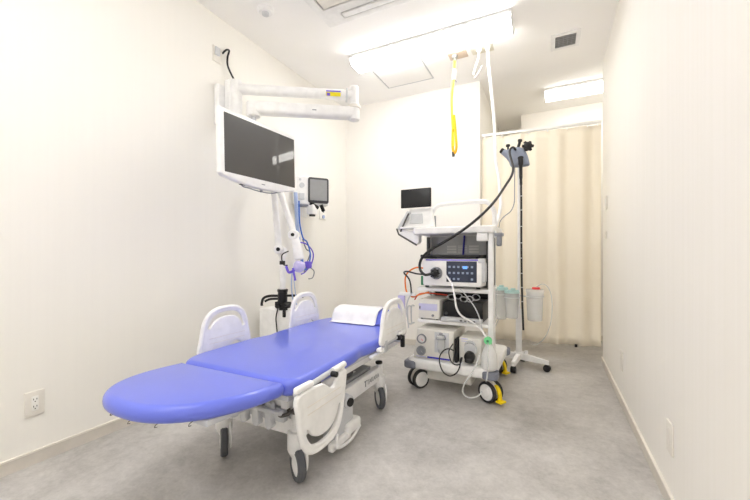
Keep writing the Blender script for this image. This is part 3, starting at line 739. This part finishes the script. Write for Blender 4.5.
# head pillow wrapped in a sheet
t = thing('head_pillow', 'blue roll pillow wrapped in a white sheet at the head of the bed', 'pillow', (-1.30, 2.35, .492))
def pil(x0, x1, g, name, m, par):
    prof = [(-.105, .002), (-.095, .045), (-.06, .085), (.0, .103), (.06, .100), (.095, .07), (.108, .03), (.10, .002)]
    prof = smooth_poly(prof, 4)
    prof = [(a*.93, max(c*.92, .001)) for a, c in prof]
    b = B(); b.shape(prof, x1-x0, .008, Mx=frame(((x0+x1)/2, 2.385, .4925), (0, 1, 0), (0, 0, 1))); return b.obj(name, m, par, 60)
pil(-1.475, -1.075, 0, 'cushion', 'vinyl', t)
# sheet: open shell over the roll, hanging flat on the bed in front
b = B(); rows = []
path = [(-.155, .0035), (-.135, .005), (-.122, .014), (-.110, .052), (-.074, .098), (-.0, .117), (.068, .114), (.108, .080), (.124, .034), (.120, .006)]
NXX = 24
for j, (py_, pz_) in enumerate(path):
    row = []
    for i in range(NXX+1):
        f = i/NXX; x = -1.487+.375*f
        row.append(b.bm.verts.new((x+(.0 if j else .004*math.sin(i)), 2.385+py_*.95+.003*math.sin(f*17+j), 0.4925+pz_*.93+.0015*abs(math.sin(f*23+j*1.7)))))
    rows.append(row)
for a, c in zip(rows, rows[1:]):
    for i in range(NXX): b.bm.faces.new((a[i], a[i+1], c[i+1], c[i]))
ob = b.obj('cover_sheet', 'sheet', t, 180)
md = ob.modifiers.new('solid', 'SOLIDIFY'); md.thickness = .002; md.offset = 1

# ================================================================ EQUIPMENT CART
CR = R(-1.0); CM = Matrix.Translation((-.615, 2.51, 0)) @ Matrix.Rotation(CR, 4, 'Z')
def cthing(name, label, cat, x, y, z, group=None):
    p_ = CM @ Vector((x, y, z)); return thing(name, label, cat, tuple(p_), CR, group)
cart = cthing('equipment_cart', 'tall white medical equipment cart with shelves and yellow braked casters', 'cart', 0, .2, 0)
def cobj(b, name, m, par, **k): return b.xf(CM).obj(name, m, par, **k)
# bottom tray
b = B(); b.shape(rrect(-.325, .300, -.085, .66, .06), .07, .018, Mx=Matrix.Translation((0, 0, .205))); cobj(b, 'bottom_tray', 'plastic', cart)
for x0, x1, y0, y1 in ((-.345, -.245, -.10, .015), (.215, .320, -.10, .015), (.215, .320, .56, .675), (-.345, -.245, .56, .675)):
    b = B(); b.shape(rrect(x0, x1, y0, y1, .035), .055, .014, Mx=Matrix.Translation((0, 0, .198))); cobj(b, 'bumper', 'bumper', cart)
b = B(); b.box(-.20, .13, .02, .42, .075, .18, .012); cobj(b, 'transformer_box', 'beige_box', cart)
# casters (world axle direction)
def ccaster(x, y, ax, brake):
    pos = CM @ Vector((x, y, 0)); ax = Vector(ax).normalized(); fw = Vector((-ax.y, ax.x, 0))
    b = B(); b.cyl((pos.x, pos.y, .13), (pos.x, pos.y, .18), .02); b.shape(smooth_poly([(-.05, .0), (-.045, .045), (0, .068), (.045, .045), (.05, .0), (.02, -.02), (-.02, -.02)]), .034, .008, Mx=frame((pos.x, pos.y, .075), fw, (0, 0, 1))); b.obj('caster_body', 'ivory', cart)
    for s_ in (-1, 1):
        c = Vector((pos.x, pos.y, .071))+ax*s_*.034
        q = Matrix.Translation(c) @ (ax*s_).to_track_quat('Z', 'Y').to_matrix().to_4x4()
        wo = B().lathe([(.055, -.013), (.067, -.013), (.071, -.007), (.071, .007), (.067, .013), (.055, .013), (.055, -.013)], q, 36).obj('wheel', 'dark_tyre', cart)
        B().lathe([(0, -.010), (.056, -.010), (.056, .010), (.050, .014), (.045, .010), (.03, .012), (.028, .016), (0, .017)], q, 32).obj('hub', 'plastic', wo)
    if brake:
        s_ = brake
        b = B(); c = Vector((pos.x, pos.y, 0))
        b.shape(smooth_poly([(.035, .125), (.06, .12), (.082, .085), (.088, .04), (.085, .025), (.066, .03), (.068, .06), (.055, .1)]), .026, .005, Mx=frame((pos.x, pos.y, 0), fw*s_, (0, 0, 1)))
        b.box(.062, .108, -.03, .03, .020, .034, .006, Mx=frame((pos.x, pos.y, 0), fw*s_, Vector((0, 0, 1)).cross(fw*s_))); b.obj('brake_pedal', 'yellow', cart)
ccaster(-.27, 0.03, (.797, -.603, 0), 0)
ccaster(.262, .0, (-.53, -.85, 0), 1)
ccaster(-.275, .58, (.3, -.95, 0), 0)
ccaster(.215, .62, (-.45, -.9, 0), 1)
# frame posts
for x, hw, yy in ((-.252, .014, .22), (.262, .018, 0)):
    b = B(); b.box(x-hw, x+hw, yy, yy+.042, .235, 1.16, .008); cobj(b, 'post', 'white', cart)
for x in (-.26, .225):
    b = B(); b.box(x-.015, x+.015, .34, .38, .235, 1.16, .006); cobj(b, 'rear_post', 'white', cart)
b = B(); b.box(-.25, .25, .305, .315, .76, 1.15); cobj(b, 'back_panel', 'back_grey', cart)
b = B()
for k in range(2):
    for i in range(3):
        xx = -.125+k*.175
        b.box(xx, xx+.075, .301, .306, 1.060-i*.022, 1.075-i*.022)
for i in range(5): b.box(-.035, .035, .301, .306, 1.068-i*.013, 1.074-i*.013)
cobj(b, 'vent_slots', 'white', cart)
# shelves
for z0, z1, nm in ((.732, .760, 'shelf'), (.495, .522, 'shelf')):
    b = B(); b.box(-.268, .25, 0.0, .40, z0, z1, .008); cobj(b, nm, 'plastic', cart)
b = B(); b.shape(rrect(-.30, .292, -.03, .40, .04), .05, .012, Mx=Matrix.Translation((0, 0, 1.178))); cobj(b, 'top_deck', 'plastic', cart)
b = B(); b.box(.17, .245, -.02, .03, 1.095, 1.152, .008); cobj(b, 'deck_bracket', 'plastic', cart)
b = B(); b.tube([(-.195, .12, 1.20), (-.195, .12, 1.29), (-.185, .12, 1.335), (-.15, .12, 1.372), (-.09, .12, 1.385), (.05, .12, 1.388), (.17, .12, 1.388), (.225, .12, 1.375), (.26, .12, 1.33), (.27, .12, 1.28), (.27, .12, 1.20)], .0165, 14); cobj(b, 'top_handle', 'white', cart)
b = B(); b.cyl((-.195, .12, 1.215), (-.195, .12, 1.30), .007); b.xf(Matrix.Translation((.028, -.0, 0))); cobj(b, 'handle_insert', 'grey', cart)
b = B(); b.tube([(-.33, .05, .47), (-.355, .03, .48), (-.355, .03, .60), (-.33, .05, .60)], .006); b.tube([(-.33, .10, .47), (-.345, .08, .48), (-.345, .08, .60), (-.33, .1, .60)], .005); cobj(b, 'side_hook', 'light_grey', cart)
b = B(); b.box(-.262, -.235, .06, .09, .77, .84, .004); cobj(b, 'green_socket', 'green_dark', cart)
b = B(); b.box(-.268, -.252, .22, .34, .76, 1.14, .004); cobj(b, 'side_panel', 'light_grey', cart)
b = B(); b.box(-.243, -.225, .14, .18, .99, 1.14, .004); b.box(.215, .245, .1, .34, .77, 1.13, .004); cobj(b, 'inner_strip', 'screen_frame', cart)
b = B(); b.box(-.26, .24, .37, .385, .53, .715); cobj(b, 'lower_back_panel', 'black', cart)

# scope holder clip on the right
t = cthing('scope_holder', 'dark grey clip holder on the right end of the cart top', 'holder', .34, -.01, 1.06)
cobj(B().box(.288, .308, -.03, .03, 1.12, 1.16, .005), 'mount', 'light_grey', t)
b = B(); b.box(.302, .334, -.03, .03, 1.06, 1.15, .01); b.box(.290, .345, -.035, .035, 1.125, 1.15, .008); cobj(b, 'clip', 'grey', t)

# portable monitor on its bracket
t = cthing('portable_monitor', 'small black screen on a white tilted stand at the left of the cart top', 'monitor', -.28, .05, 1.19)
b = B(); b.box(-.422, -.178, .045, .065, 1.365, 1.510, .005); cobj(b, 'screen_casing', 'black', t)
b = B(); b.box(-.412, -.188, .043, .046, 1.378, 1.50, .001); cobj(b, 'screen', 'tablet_screen', t)
b = B(); b.shape([(-.13, 0), (.13, 0), (.10, .16), (-.085, .16)], .045, .01, Mx=frame((-.285, .08, 1.205), (1, 0, 0), (0, .25, 1))); cobj(b, 'stand_body', 'plastic', t)
b = B(); b.shape([(-.055, .035), (.055, .035), (.045, .115), (-.045, .115)], .006, .001, Mx=frame((-.30, .052, 1.208), (1, 0, 0), (0, .25, 1))); cobj(b, 'keypad', 'light_grey', t)
b = B(); b.box(-.405, -.19, -.02, .10, 1.20, 1.215, .006); cobj(b, 'foot', 'plastic', t)
b = B(); b.cyl((-.432, .03, 1.195), (-.352, .05, 1.335), .018, .018, bev=.006); cobj(b, 'support_arm', 'light_grey', t)
b = B(); b.tube([(-.445, .02, 1.205), (-.428, .02, 1.16), (-.28, .02, 1.075)], .007, smooth=False); b.cyl((-.41, .012, 1.18), (-.35, .03, 1.32), .006); cobj(b, 'bracket_edge', 'dark_metal', t)
b = B(); b.shape([(-.43, 1.165), (-.28, 1.080), (-.262, 1.10), (-.262, 1.17), (-.40, 1.20)], .07, .01, Mx=frame((0, .05, 0), (1, 0, 0), (0, 0, 1))); cobj(b, 'mount_plate', 'plastic', t)

# video processor
def cobj2(b, name, m, par, **k): return cobj(b.xf(Matrix.Translation((0, 0, .011))), name, m, par, **k)
t = cthing('video_processor', 'wide white endoscopy video processor with a lit dark touch screen', 'video processor', 0, .15, .752)
b = B(); b.box(-.205, .215, -.06, .30, .768, .962, .014); cobj2(b, 'casing', 'plastic', t)
for x in (-.19, .18):
    cobj2(B().cyl((x, 0, .752), (x, 0, .765), .015, seg=12), 'foot', 'black', t)
b = B(); b.box(-.18, .20, -.063, -.058, .95, .958); cobj2(b, 'blue_stripe', 'purple', t)
b = B(); b.box(-.028, .182, -.064, -.058, .800, .945, .003); sc_ = cobj2(b, 'touch_screen', 'display', t)
b = B()
for r_ in range(3):
    for c in range(6):
        if r_ == 0 and c in (3, 4): continue
        x = -.012+c*.031; z = .815+r_*.042
        b.box(x, x+.015, -.066, -.063, z, z+.014, .0)
cobj2(b, 'icon', 'indicator', sc_)
b = B(); b.box(.088, .118, -.0665, -.063, .893, .912); cobj2(b, 'blue_icon', 'blue_icons', sc_)
b = B(); b.cyl((-.115, -.060, .868), (-.115, -.085, .868), .045, .038, bev=.006); cobj2(b.xf(Matrix.Translation((.014, 0, -.008))), 'scope_socket', 'grey', t)
b = B(); b.cyl((-.115, -.085, .868), (-.115, -.12, .868), .030, .026, bev=.005)
for k in range(8): b.box(-.119, -.111, -.115, -.085, .896, .904, .002, Mx=Matrix.Translation((-.115, 0, .868)) @ Matrix.Rotation(k*math.pi/4, 4, 'Y') @ Matrix.Translation((.115, 0, -.868)))
cobj2(b.xf(Matrix.Translation((.014, 0, -.008))), 'scope_plug', 'black', t)
b = B(); b.box(.205, .235, -.055, .02, .80, .94, .01); b.box(.19, .235, -.07, -.04, .935, .965, .005); cobj2(b, 'side_handle', 'light_grey', t)
t = cthing('equipment_tray', 'flat black tray lying on top of the video processor', 'tray', 0, .1, .963)
cobj2(B().box(-.225, .205, -.055, .26, .970, .992, .006), 'tray_plate', 'black', t)
for x in (-.2, .18): cobj2(B().box(x-.01, x+.01, -.04, .24, .963, .972, .002), 'runner', 'black', t)

# small white box on lower shelf
t = cthing('control_unit', 'small white box with a lavender front panel on the middle shelf', 'medical device', -.18, .1, .523)
cobj(B().box(-.256, -.095, -.005, .26, .530, .672, .006), 'casing', 'beige_box', t)
cobj(B().box(-.252, -.112, -.008, -.004, .59, .64, .001), 'front_panel', 'lavender', t)
b = B(); b.box(-.248, -.240, -.0095, -.007, .60, .62); cobj(b, 'power_switch', 'black', t)
b = B(); b.cyl((-.145, -.004, .555), (-.145, -.012, .555), .009); cobj(b, 'dial', 'grey', t)
b = B()
for x in (-.24, -.12):
    b.cyl((x, .02, .522), (x, .02, .532), .008, seg=10); b.cyl((x, .23, .522), (x, .23, .532), .008, seg=10)
cobj(b, 'feet', 'black', t)

# recorder
t = cthing('image_recorder', 'flat black recorder with a silver front edge on the middle shelf', 'recorder', .07, .1, .523)
cobj(B().box(-.075, .205, .03, .32, .524, .66, .006), 'casing', 'black', t)
cobj(B().box(-.082, .205, -.015, .034, .524, .552, .004), 'front_edge', 'light_grey', t)
b = B()
for i in range(4): b.box(.055+i*.03, .071+i*.03, -.017, -.014, .532, .540)
b.cyl((-.055, .028, .575), (-.055, .024, .575), .012, seg=12)
cobj(b, 'button', 'screen_frame', t)
# coiled cables behind/above it
b = B(); random.seed(5)
for i in range(5):
    cx_, cz_ = -.03+i*.045, .672+.012*math.sin(i*2)
    pts = [(cx_+.028*math.cos(a*math.pi/4), .08+.02*math.sin(a*1.3+i), cz_+.014+.020*math.sin(a*math.pi/4)) for a in range(8)]
    b.tube(pts, .004, 7, closed=True)
tag(cobj(b, 'cable_bundle', 'light_grey', None), 'bundle of grey cable loops above the black recorder', 'cable')

# suction pump with gauges
t = cthing('suction_pump', 'large white pump with two round gauges and a cylinder on the cart base', 'pump', -.14, .1, .24)
b = B(); b.shape([(-.285, .241), (.01, .241), (.02, .46), (-.255, .46)], .36, .012, Mx=frame((0, .14, 0), (1, 0, 0), (0, 0, 1))); cobj(b, 'casing', 'beige_box', t)
for (x, z, mm, lb) in ((-.218, .385, 'gauge', 'dial_gauge'), (-.222, .298, 'grey', 'regulator_dial')):
    g = B(); g.lathe([(0, .004), (.027, .004), (.028, .012), (.034, .012), (.036, 0), (.036, -.004), (0, -.004)], frame((x, -.041, z), (1, 0, 0), (0, 0, 1)) , 32); 
    go = cobj(g, lb, 'grey' if mm == 'gauge' else 'mid_grey', t)
    g = B(); g.lathe([(0, 0), (.027, 0), (.027, .003), (0, .003)], frame((x, -.0445, z), (1, 0, 0), (0, 0, 1)), 28); cobj(g, 'dial_face', mm, go)
    g = B(); g.box(x-.001, x+.018, -.0495, -.0475, z-.0012, z+.0012, Mx=Matrix.Translation((x, 0, z)) @ Matrix.Rotation(R(50), 4, 'Y') @ Matrix.Translation((-x, 0, -z))); cobj(g, 'needle', 'red' if mm == 'gauge' else 'light_grey', go)
b = B(); b.box(-.12, -.015, -.046, -.038, .30, .445, .003); cobj(b, 'cylinder_recess', 'light_grey', t)
b = B(); b.cyl((-.068, -.062, .335), (-.068, -.062, .405), .026); b.cyl((-.068, -.062, .405), (-.068, -.062, .43), .034, .030, bev=.005); b.lathe([(0, 0), (.014, 0), (.026, .035), (0, .035)], Matrix.Translation((-.068, -.062, .301))); cobj(b, 'cylinder', 'clear', t)
b = B(); b.cyl((-.068, -.062, .43), (-.068, -.062, .445), .012); b.cyl((-.068, -.062, .403), (-.068, -.062, .409), .036); cobj(b, 'cylinder_cap', 'grey', t)
b = B(); b.box(-.175, -.01, -.0425, -.039, .250, .262); cobj(b, 'blue_stripe', 'blue_line', t)
b = B(); b.box(-.262, -.185, -.0425, -.039, .252, .258); cobj(b, 'panel_mark', 'lavender', t)

# flushing pump
t = cthing('flushing_pump', 'small off-white pump with a black rotary knob on the cart base', 'pump', .13, .1, .24)
b = B(); b.box(.048, .205, -.01, .25, .241, .42, .01); cobj(b, 'casing', 'beige_box', t)
b = B(); b.lathe([(0, 0), (.046, 0), (.042, .02), (0, .022)], frame((.13, -.010, .345), (1, 0, 0), (0, 0, 1)) @ Matrix.Rotation(0, 4, 'X')); cobj(b, 'pump_head', 'light_grey', t)
b = B(); b.cyl((.13, -.028, .300), (.13, -.075, .300), .038, .034, bev=.008); b.box(.10, .16, -.08, -.03, .262, .295, .012); cobj(b, 'rotary_knob', 'black', t)
b = B(); b.box(.066, .11, -.013, -.009, .408, .415); b.box(.066, .15, -.013, -.009, .392, .396); cobj(b, 'panel_mark', 'lavender', t)
b = B(); b.tube([(.095, -.02, .345), (.10, -.025, .385), (.13, -.027, .40), (.16, -.025, .385), (.168, -.022, .34)], .006); cobj(b, 'pump_tube', 'clear', t)
cobj(B().box(.024, .042, -.035, .05, .241, .41, .004), 'side_bracket', 'black', t)

# water bottle with green lid
t = cthing('water_bottle', 'clear plastic water bottle with a round green cap on the cart base', 'bottle', .265, -.03, .24)
b = B(); b.lathe([(0, 0), (.050, 0), (.055, .01), (.050, .09), (.036, .13), (.020, .165), (0, .165)], Matrix.Translation((.262, -.055, .242)), 24); cobj(b, 'bottle_body', 'milky', t)
b = B(); b.cyl((.258, -.065, .432), (.258, -.095, .432), .026, bev=.006); b.cyl((.26, -.055, .400), (.26, -.055, .435), .020); cobj(b, 'cap', 'green', t)
b = B(); b.cyl((.258, -.094, .432), (.258, -.10, .432), .008); cobj(b, 'cap_port', 'green_dark', t)

def SH(dx, pts): return [(a+dx, b_, c) for a, b_, c in pts]
def chose(name, pts, r, m, label, cat='cable', **k):
    return tag(B().tube(pts, r, **k).xf(CM).obj(name, m), label, cat)
chose('looped_cable', [(.03, -.09, .34), (.005, -.11, .355), (-.03, -.115, .34), (-.058, -.115, .30), (-.06, -.115, .245), (-.035, -.115, .19), (.01, -.115, .170), (.055, -.115, .195), (.078, -.115, .24), (.082, -.105, .29), (.085, -.09, .30)], .0045, 'cable', 'black cord looping in front of the two pumps')
chose('looped_cable', [(.02, -.06, .38), (-.005, -.08, .33), (.01, -.09, .27), (.04, -.09, .245), (.075, -.09, .255), (.09, -.085, .30)], .004, 'cable', 'smaller inner black cord loop in front of the pumps')
chose('flexible_tube', [(-.03, -.075, .86), (.02, -.10, .80), (.04, -.10, .72), (.05, -.09, .64), (.08, -.08, .585), (.14, -.07, .55), (.20, -.07, .51), (.235, -.08, .47), (.255, -.08, .44)], .007, 'white', 'white tube curving down in front of the shelves to the water bottle', 'tube')
chose('flexible_tube', [(.07, -.08, .77), (.12, -.09, .72), (.17, -.08, .65), (.20, -.07, .58), (.215, -.07, .52), (.235, -.075, .46)], .004, 'light_grey', 'thin grey tube hanging beside the white one in front of the shelves', 'tube')
chose('drain_tube', [(.20, -.06, .33), (.19, -.10, .28), (.16, -.13, .21), (.12, -.135, .15), (.105, -.14, .10), (.115, -.14, .07), (.15, -.14, .055), (.20, -.13, .07), (.225, -.11, .10)], .005, 'clear', 'clear tube hanging from the cart to the front caster', 'tube')
chose('air_tube', [(.26, -.088, .43), (.263, -.11, .36), (.263, -.115, .27), (.258, -.112, .20), (.25, -.11, .17)], .005, 'clear', 'short clear tube running down from the green cap', 'tube')
chose('navy_cable', [(.02, .28, 1.16), (.015, .285, 1.10), (.01, .285, 1.03), (.01, .275, .985)], .008, 'navy', 'dark blue cable hanging behind the video processor')
chose('orange_cable', SH(.028, [(-.25, .02, .90), (-.31, .02, .905), (-.37, .02, .875), (-.40, .02, .83), (-.40, .02, .76), (-.385, .02, .71), (-.34, .02, .68), (-.29, .02, .70), (-.22, .05, .72)]), .006, 'orange', 'orange cable looping out at the left of the cart')
chose('black_side_cable', SH(.028, [(-.235, .0, .855), (-.30, -.01, .86), (-.37, -.01, .875), (-.40, -.01, .865), (-.36, -.01, .82), (-.345, -.01, .77), (-.34, -.01, .70)]), .006, 'cable', 'black cable kinked at the left side of the cart')
chose('red_cable', [(-.30, .03, .66), (-.26, .02, .705), (-.20, .05, .712), (-.12, .06, .708), (-.06, .08, .70)], .005, 'red_cable', 'red orange cable under the upper shelf')
chose('hanging_tube', [(-.30, -.01, .72), (-.335, -.02, .66), (-.35, -.02, .58), (-.335, -.02, .50), (-.33, -.02, .45)], .005, 'light_grey', 'thin grey tube hanging at the left of the cart', 'tube')
t = cthing('hanging_pouch', 'small lilac pouch hanging at the left side of the cart', 'pouch', -.40, .0, .58)
cobj(B().box(-.425, -.37, -.012, .018, .585, .69, .008), 'pouch_body', 'lilac', t)
b = B(); b.box(-.41, -.28, -.015, .02, .69, .715, .006); cobj(b, 'hanger', 'plastic', t)

# ================================================================ ENDOSCOPE + STAND
t = thing('suction_stand', 'white four legged pole stand holding canisters beside the curtain', 'stand', (-.235, 3.38, 0))
SX, SY = -.235, 3.38
b = B(); b.box(SX-.025, SX+.025, SY-.02, SY+.02, .10, .52, .006); b.obj('lower_column', 'white', t)
b = B(); b.cyl((SX, SY, .50), (SX, SY, 1.84), .011); b.obj('pole', 'white', t)
ends = [(SX+.225, SY-.03), (SX-.03, SY-.19), (SX-.23, SY+.06), (SX+.02, SY+.20)]
for (ex, ey) in ends:
    dv = Vector((ex-SX, ey-SY, 0)); ln = dv.length; dv.normalize()
    b = B(); b.shape([(0, .075), (.03, .13), (.06, .128), (ln+.015, .095), (ln+.015, .062), (.05, .07)], .036, .006, Mx=frame((SX, SY, 0), dv, (0, 0, 1))); b.obj('foot_leg', 'white', t)
    c = B(); c.cyl((ex-dv.y*.02, ey+dv.x*.02, .031), (ex+dv.y*.02, ey-dv.x*.02, .031), .030, bev=.006); c.cyl((ex, ey, .03), (ex, ey, .066), .010); c.obj('caster', 'black', t)
b = B(); b.box(SX-.04, SX+.04, SY-.035, SY+.035, .085, .14, .01); b.cyl((SX+.06, SY+.0, .12), (SX+.06, SY+.0, .155), .015); b.obj('hub', 'white', t)
b = B()
def ring(cx_, cy_, z, r_, tr=.004):
    b.tube([(cx_+r_*math.cos(a*math.pi/6), cy_+r_*math.sin(a*math.pi/6), z) for a in range(12)], tr, 7, closed=True, steps=2)
CAN = [(-.385, 3.33, .062, 'mint', .71, .43), (-.285, 3.29, .058, 'mint', .69, .45), (-.105, 3.36, .070, 'red', .70, .43)]
for x, y, r_, mm, zt, zb in CAN:
    ring(x, y, zt-.06, r_+.004); b.tube([(SX, SY, zt-.06), (x, y, zt-.06)] if False else [(SX, SY, zt-.06), ((SX+x)/2, (SY+y)/2, zt-.065), (x+(SX-x)*.45, y+(SY-y)*.45, zt-.06)], .006)
b.obj('canister_holder', 'light_grey', t)
labs = ['frosted suction canister with a mint lid, farthest left on the pole stand', 'frosted suction canister with a mint lid, in the middle in front of the pole', 'larger frosted suction canister with a red cap, to the right of the pole']
for (x, y, r_, mm, zt, zb), lb in zip(CAN, labs):
    c = thing('suction_canister', lb, 'canister', (x, y, zb), 0, 'suction canisters on the pole stand')
    B().lathe([(0, 0), (r_*.80, 0), (r_*.84, .008), (r_, zt-zb-.03), (r_, zt-zb-.022), (r_*.96, zt-zb-.022), (r_*.80, .012), (0, .010)], Matrix.Translation((x, y, zb)), 28).obj('jar', 'frosted', c)
    B().lathe([(0, 0), (r_*1.06, 0), (r_*1.08, .010), (r_*1.0, .024), (0, .026)], Matrix.Translation((x, y, zt-.022)), 28).obj('lid', 'mint' if mm == 'mint' else 'frosted', c)
    B().cyl((x+.01, y-.01, zt+.003), (x+.01, y-.01, zt+.020), .020 if mm == 'mint' else .033, bev=.003).obj('port_cap', mm, c)
hose('suction_tube', [(-.10, 3.35, .715), (-.04, 3.36, .75), (.01, 3.37, .70), (.03, 3.38, .58), (.02, 3.38, .42), (-.02, 3.37, .30), (-.08, 3.36, .23), (-.13, 3.36, .22)], .004, 'clear', 'clear suction tube arcing out to the right of the red capped canister', 'tube')
hose('suction_tube', [(-.40, 3.27, .70), (-.42, 3.20, .60), (-.40, 3.15, .45), (-.42, 3.0, .38), (-.46, 2.9, .36), (-.47, 2.86, .38)], .004, 'clear', 'clear tube running from the left canister toward the cart', 'tube')
hose('suction_tube', [(-.395, 3.29, .43), (-.42, 3.22, .35), (-.41, 3.2, .25), (-.37, 3.22, .18), (-.33, 3.24, .15)], .0035, 'clear', 'clear tube drooping below the left canister', 'tube')
b = B(); b.box(SX-.03, SX+.03, SY-.03, SY+.02, 1.80, 1.845, .006); b.tube([(SX-.025, SY-.03, 1.825), (SX-.03, SY-.07, 1.82), (SX-.03, SY-.09, 1.845)], .006); b.tube([(SX+.025, SY-.03, 1.825), (SX+.03, SY-.07, 1.82), (SX+.03, SY-.09, 1.845)], .006); b.obj('scope_hook', 'light_grey', t)

t = thing('endoscope', 'grey and black endoscope hanging from the pole stand by the curtain', 'endoscope', (-.23, 3.30, 1.80))
EY = 3.30
ZO = Matrix.Translation((.0, 0, -.04))
b = B(); b.shape(smooth_poly([(-.115, .075), (-.06, .10), (.0, .105), (.045, .085), (.075, .03), (.09, -.03), (.085, -.06), (.0, -.065), (-.055, -.055), (-.075, -.01), (-.10, .03)]), .075, .025, Mx=frame((-.235, EY-.02, 1.865), (1, .05, 0), (0, 0, 1)), res=4); b.xf(ZO).obj('control_body', 'endoscope', t)
b = B(); b.cyl((-.31, EY-.02, 1.915), (-.365, EY-.03, 1.955), .034, .024, bev=.008); b.xf(ZO).obj('eyepiece', 'endoscope', t)
b = B(); b.cyl((-.355, EY-.03, 1.948), (-.375, EY-.032, 1.963), .024, .022, bev=.004); b.cyl((-.315, EY-.03, 1.985), (-.315, EY-.03, 2.005), .018, bev=.004); b.cyl((-.315, EY-.03, 1.95), (-.315, EY-.03, 1.99), .008); b.cyl((-.235, EY-.03, 1.96), (-.215, EY-.03, 2.03), .012); b.cyl((-.22, EY-.03, 2.015), (-.217, EY-.03, 2.035), .018, bev=.004)
b.xf(ZO).obj('valve', 'black', t)
b = B()
c0 = Vector((-.155, EY-.045, 1.925)); q = Matrix.Translation(c0) @ Vector((.35, -.9, .25)).to_track_quat('Z', 'Y').to_matrix().to_4x4()
b.lathe([(0, -.03), (.03, -.03), (.036, -.01), (.036, .01), (.025, .018), (0, .02)], q, 20)
for k in range(6):
    a = k*math.pi/3; b.cyl(tuple(q @ Vector((.03*math.cos(a), .03*math.sin(a), 0))), tuple(q @ Vector((.047*math.cos(a), .047*math.sin(a), 0))), .012, .013, seg=12, bev=.003)
b.obj('angulation_knob', 'black', t)
b = B(); b.tube([(-.212, EY-.065, 1.83), (-.210, EY-.07, 1.80), (-.209, EY-.06, 1.70), (-.208, EY-.05, 1.60)], [.024, .02, .014, .011], 14); b.obj('grip_boot', 'cable', t)
it = B().tube([(-.208, EY-.05, 1.61), (-.206, EY-.05, 1.40), (-.206, EY-.05, 1.15), (-.204, EY-.05, .90), (-.200, EY-.05, .65), (-.195, EY-.05, .50), (-.190, EY-.05, .36)], .0085, 12).obj('insertion_tube', 'cable', t)
b = B()
for z in (1.50, 1.38, 1.24, 1.10, .97, .84, .72, .60): 
    x = -.206 if z > .9 else -.204+(.9-z)*.018
    b.cyl((x, EY-.05, z), (x, EY-.05, z+.007), .0092, seg=12)
b.obj('depth_mark', 'light_grey', it)
b = B(); pts = [(-.25, 3.235, 1.90), (-.27, 3.20, 1.915), (-.29, 3.14, 1.86)]
loc = [(.36, .45, 1.66), (.32, .25, 1.50), (.27, .05, 1.36), (.19, -.06, 1.25), (.09, -.10, 1.165), (-.02, -.115, 1.095), (-.11, -.12, 1.045), (-.18, -.12, .99), (-.205, -.12, .935), (-.195, -.13, .89), (-.16, -.14, .862), (-.125, -.125, .866), (-.101, -.115, .870)]
pts += [tuple(CM @ Vector(q_)) for q_ in loc]
b.tube(pts, .0095, 12); b.obj('universal_cord', 'cable', t)
hose('air_line', [(-.262, 3.30, 1.81), (-.262, 3.29, 1.70), (-.262, 3.28, 1.55), (-.265, 3.27, 1.45), (-.29, 3.25, 1.38), (-.34, 3.20, 1.33), (-.36, 3.1, 1.28), (-.36, 3.0, 1.22), (-.37, 2.9, 1.205)], .004, 'grey', 'thin grey line curving from the hanging endoscope to the cart top', 'tube')
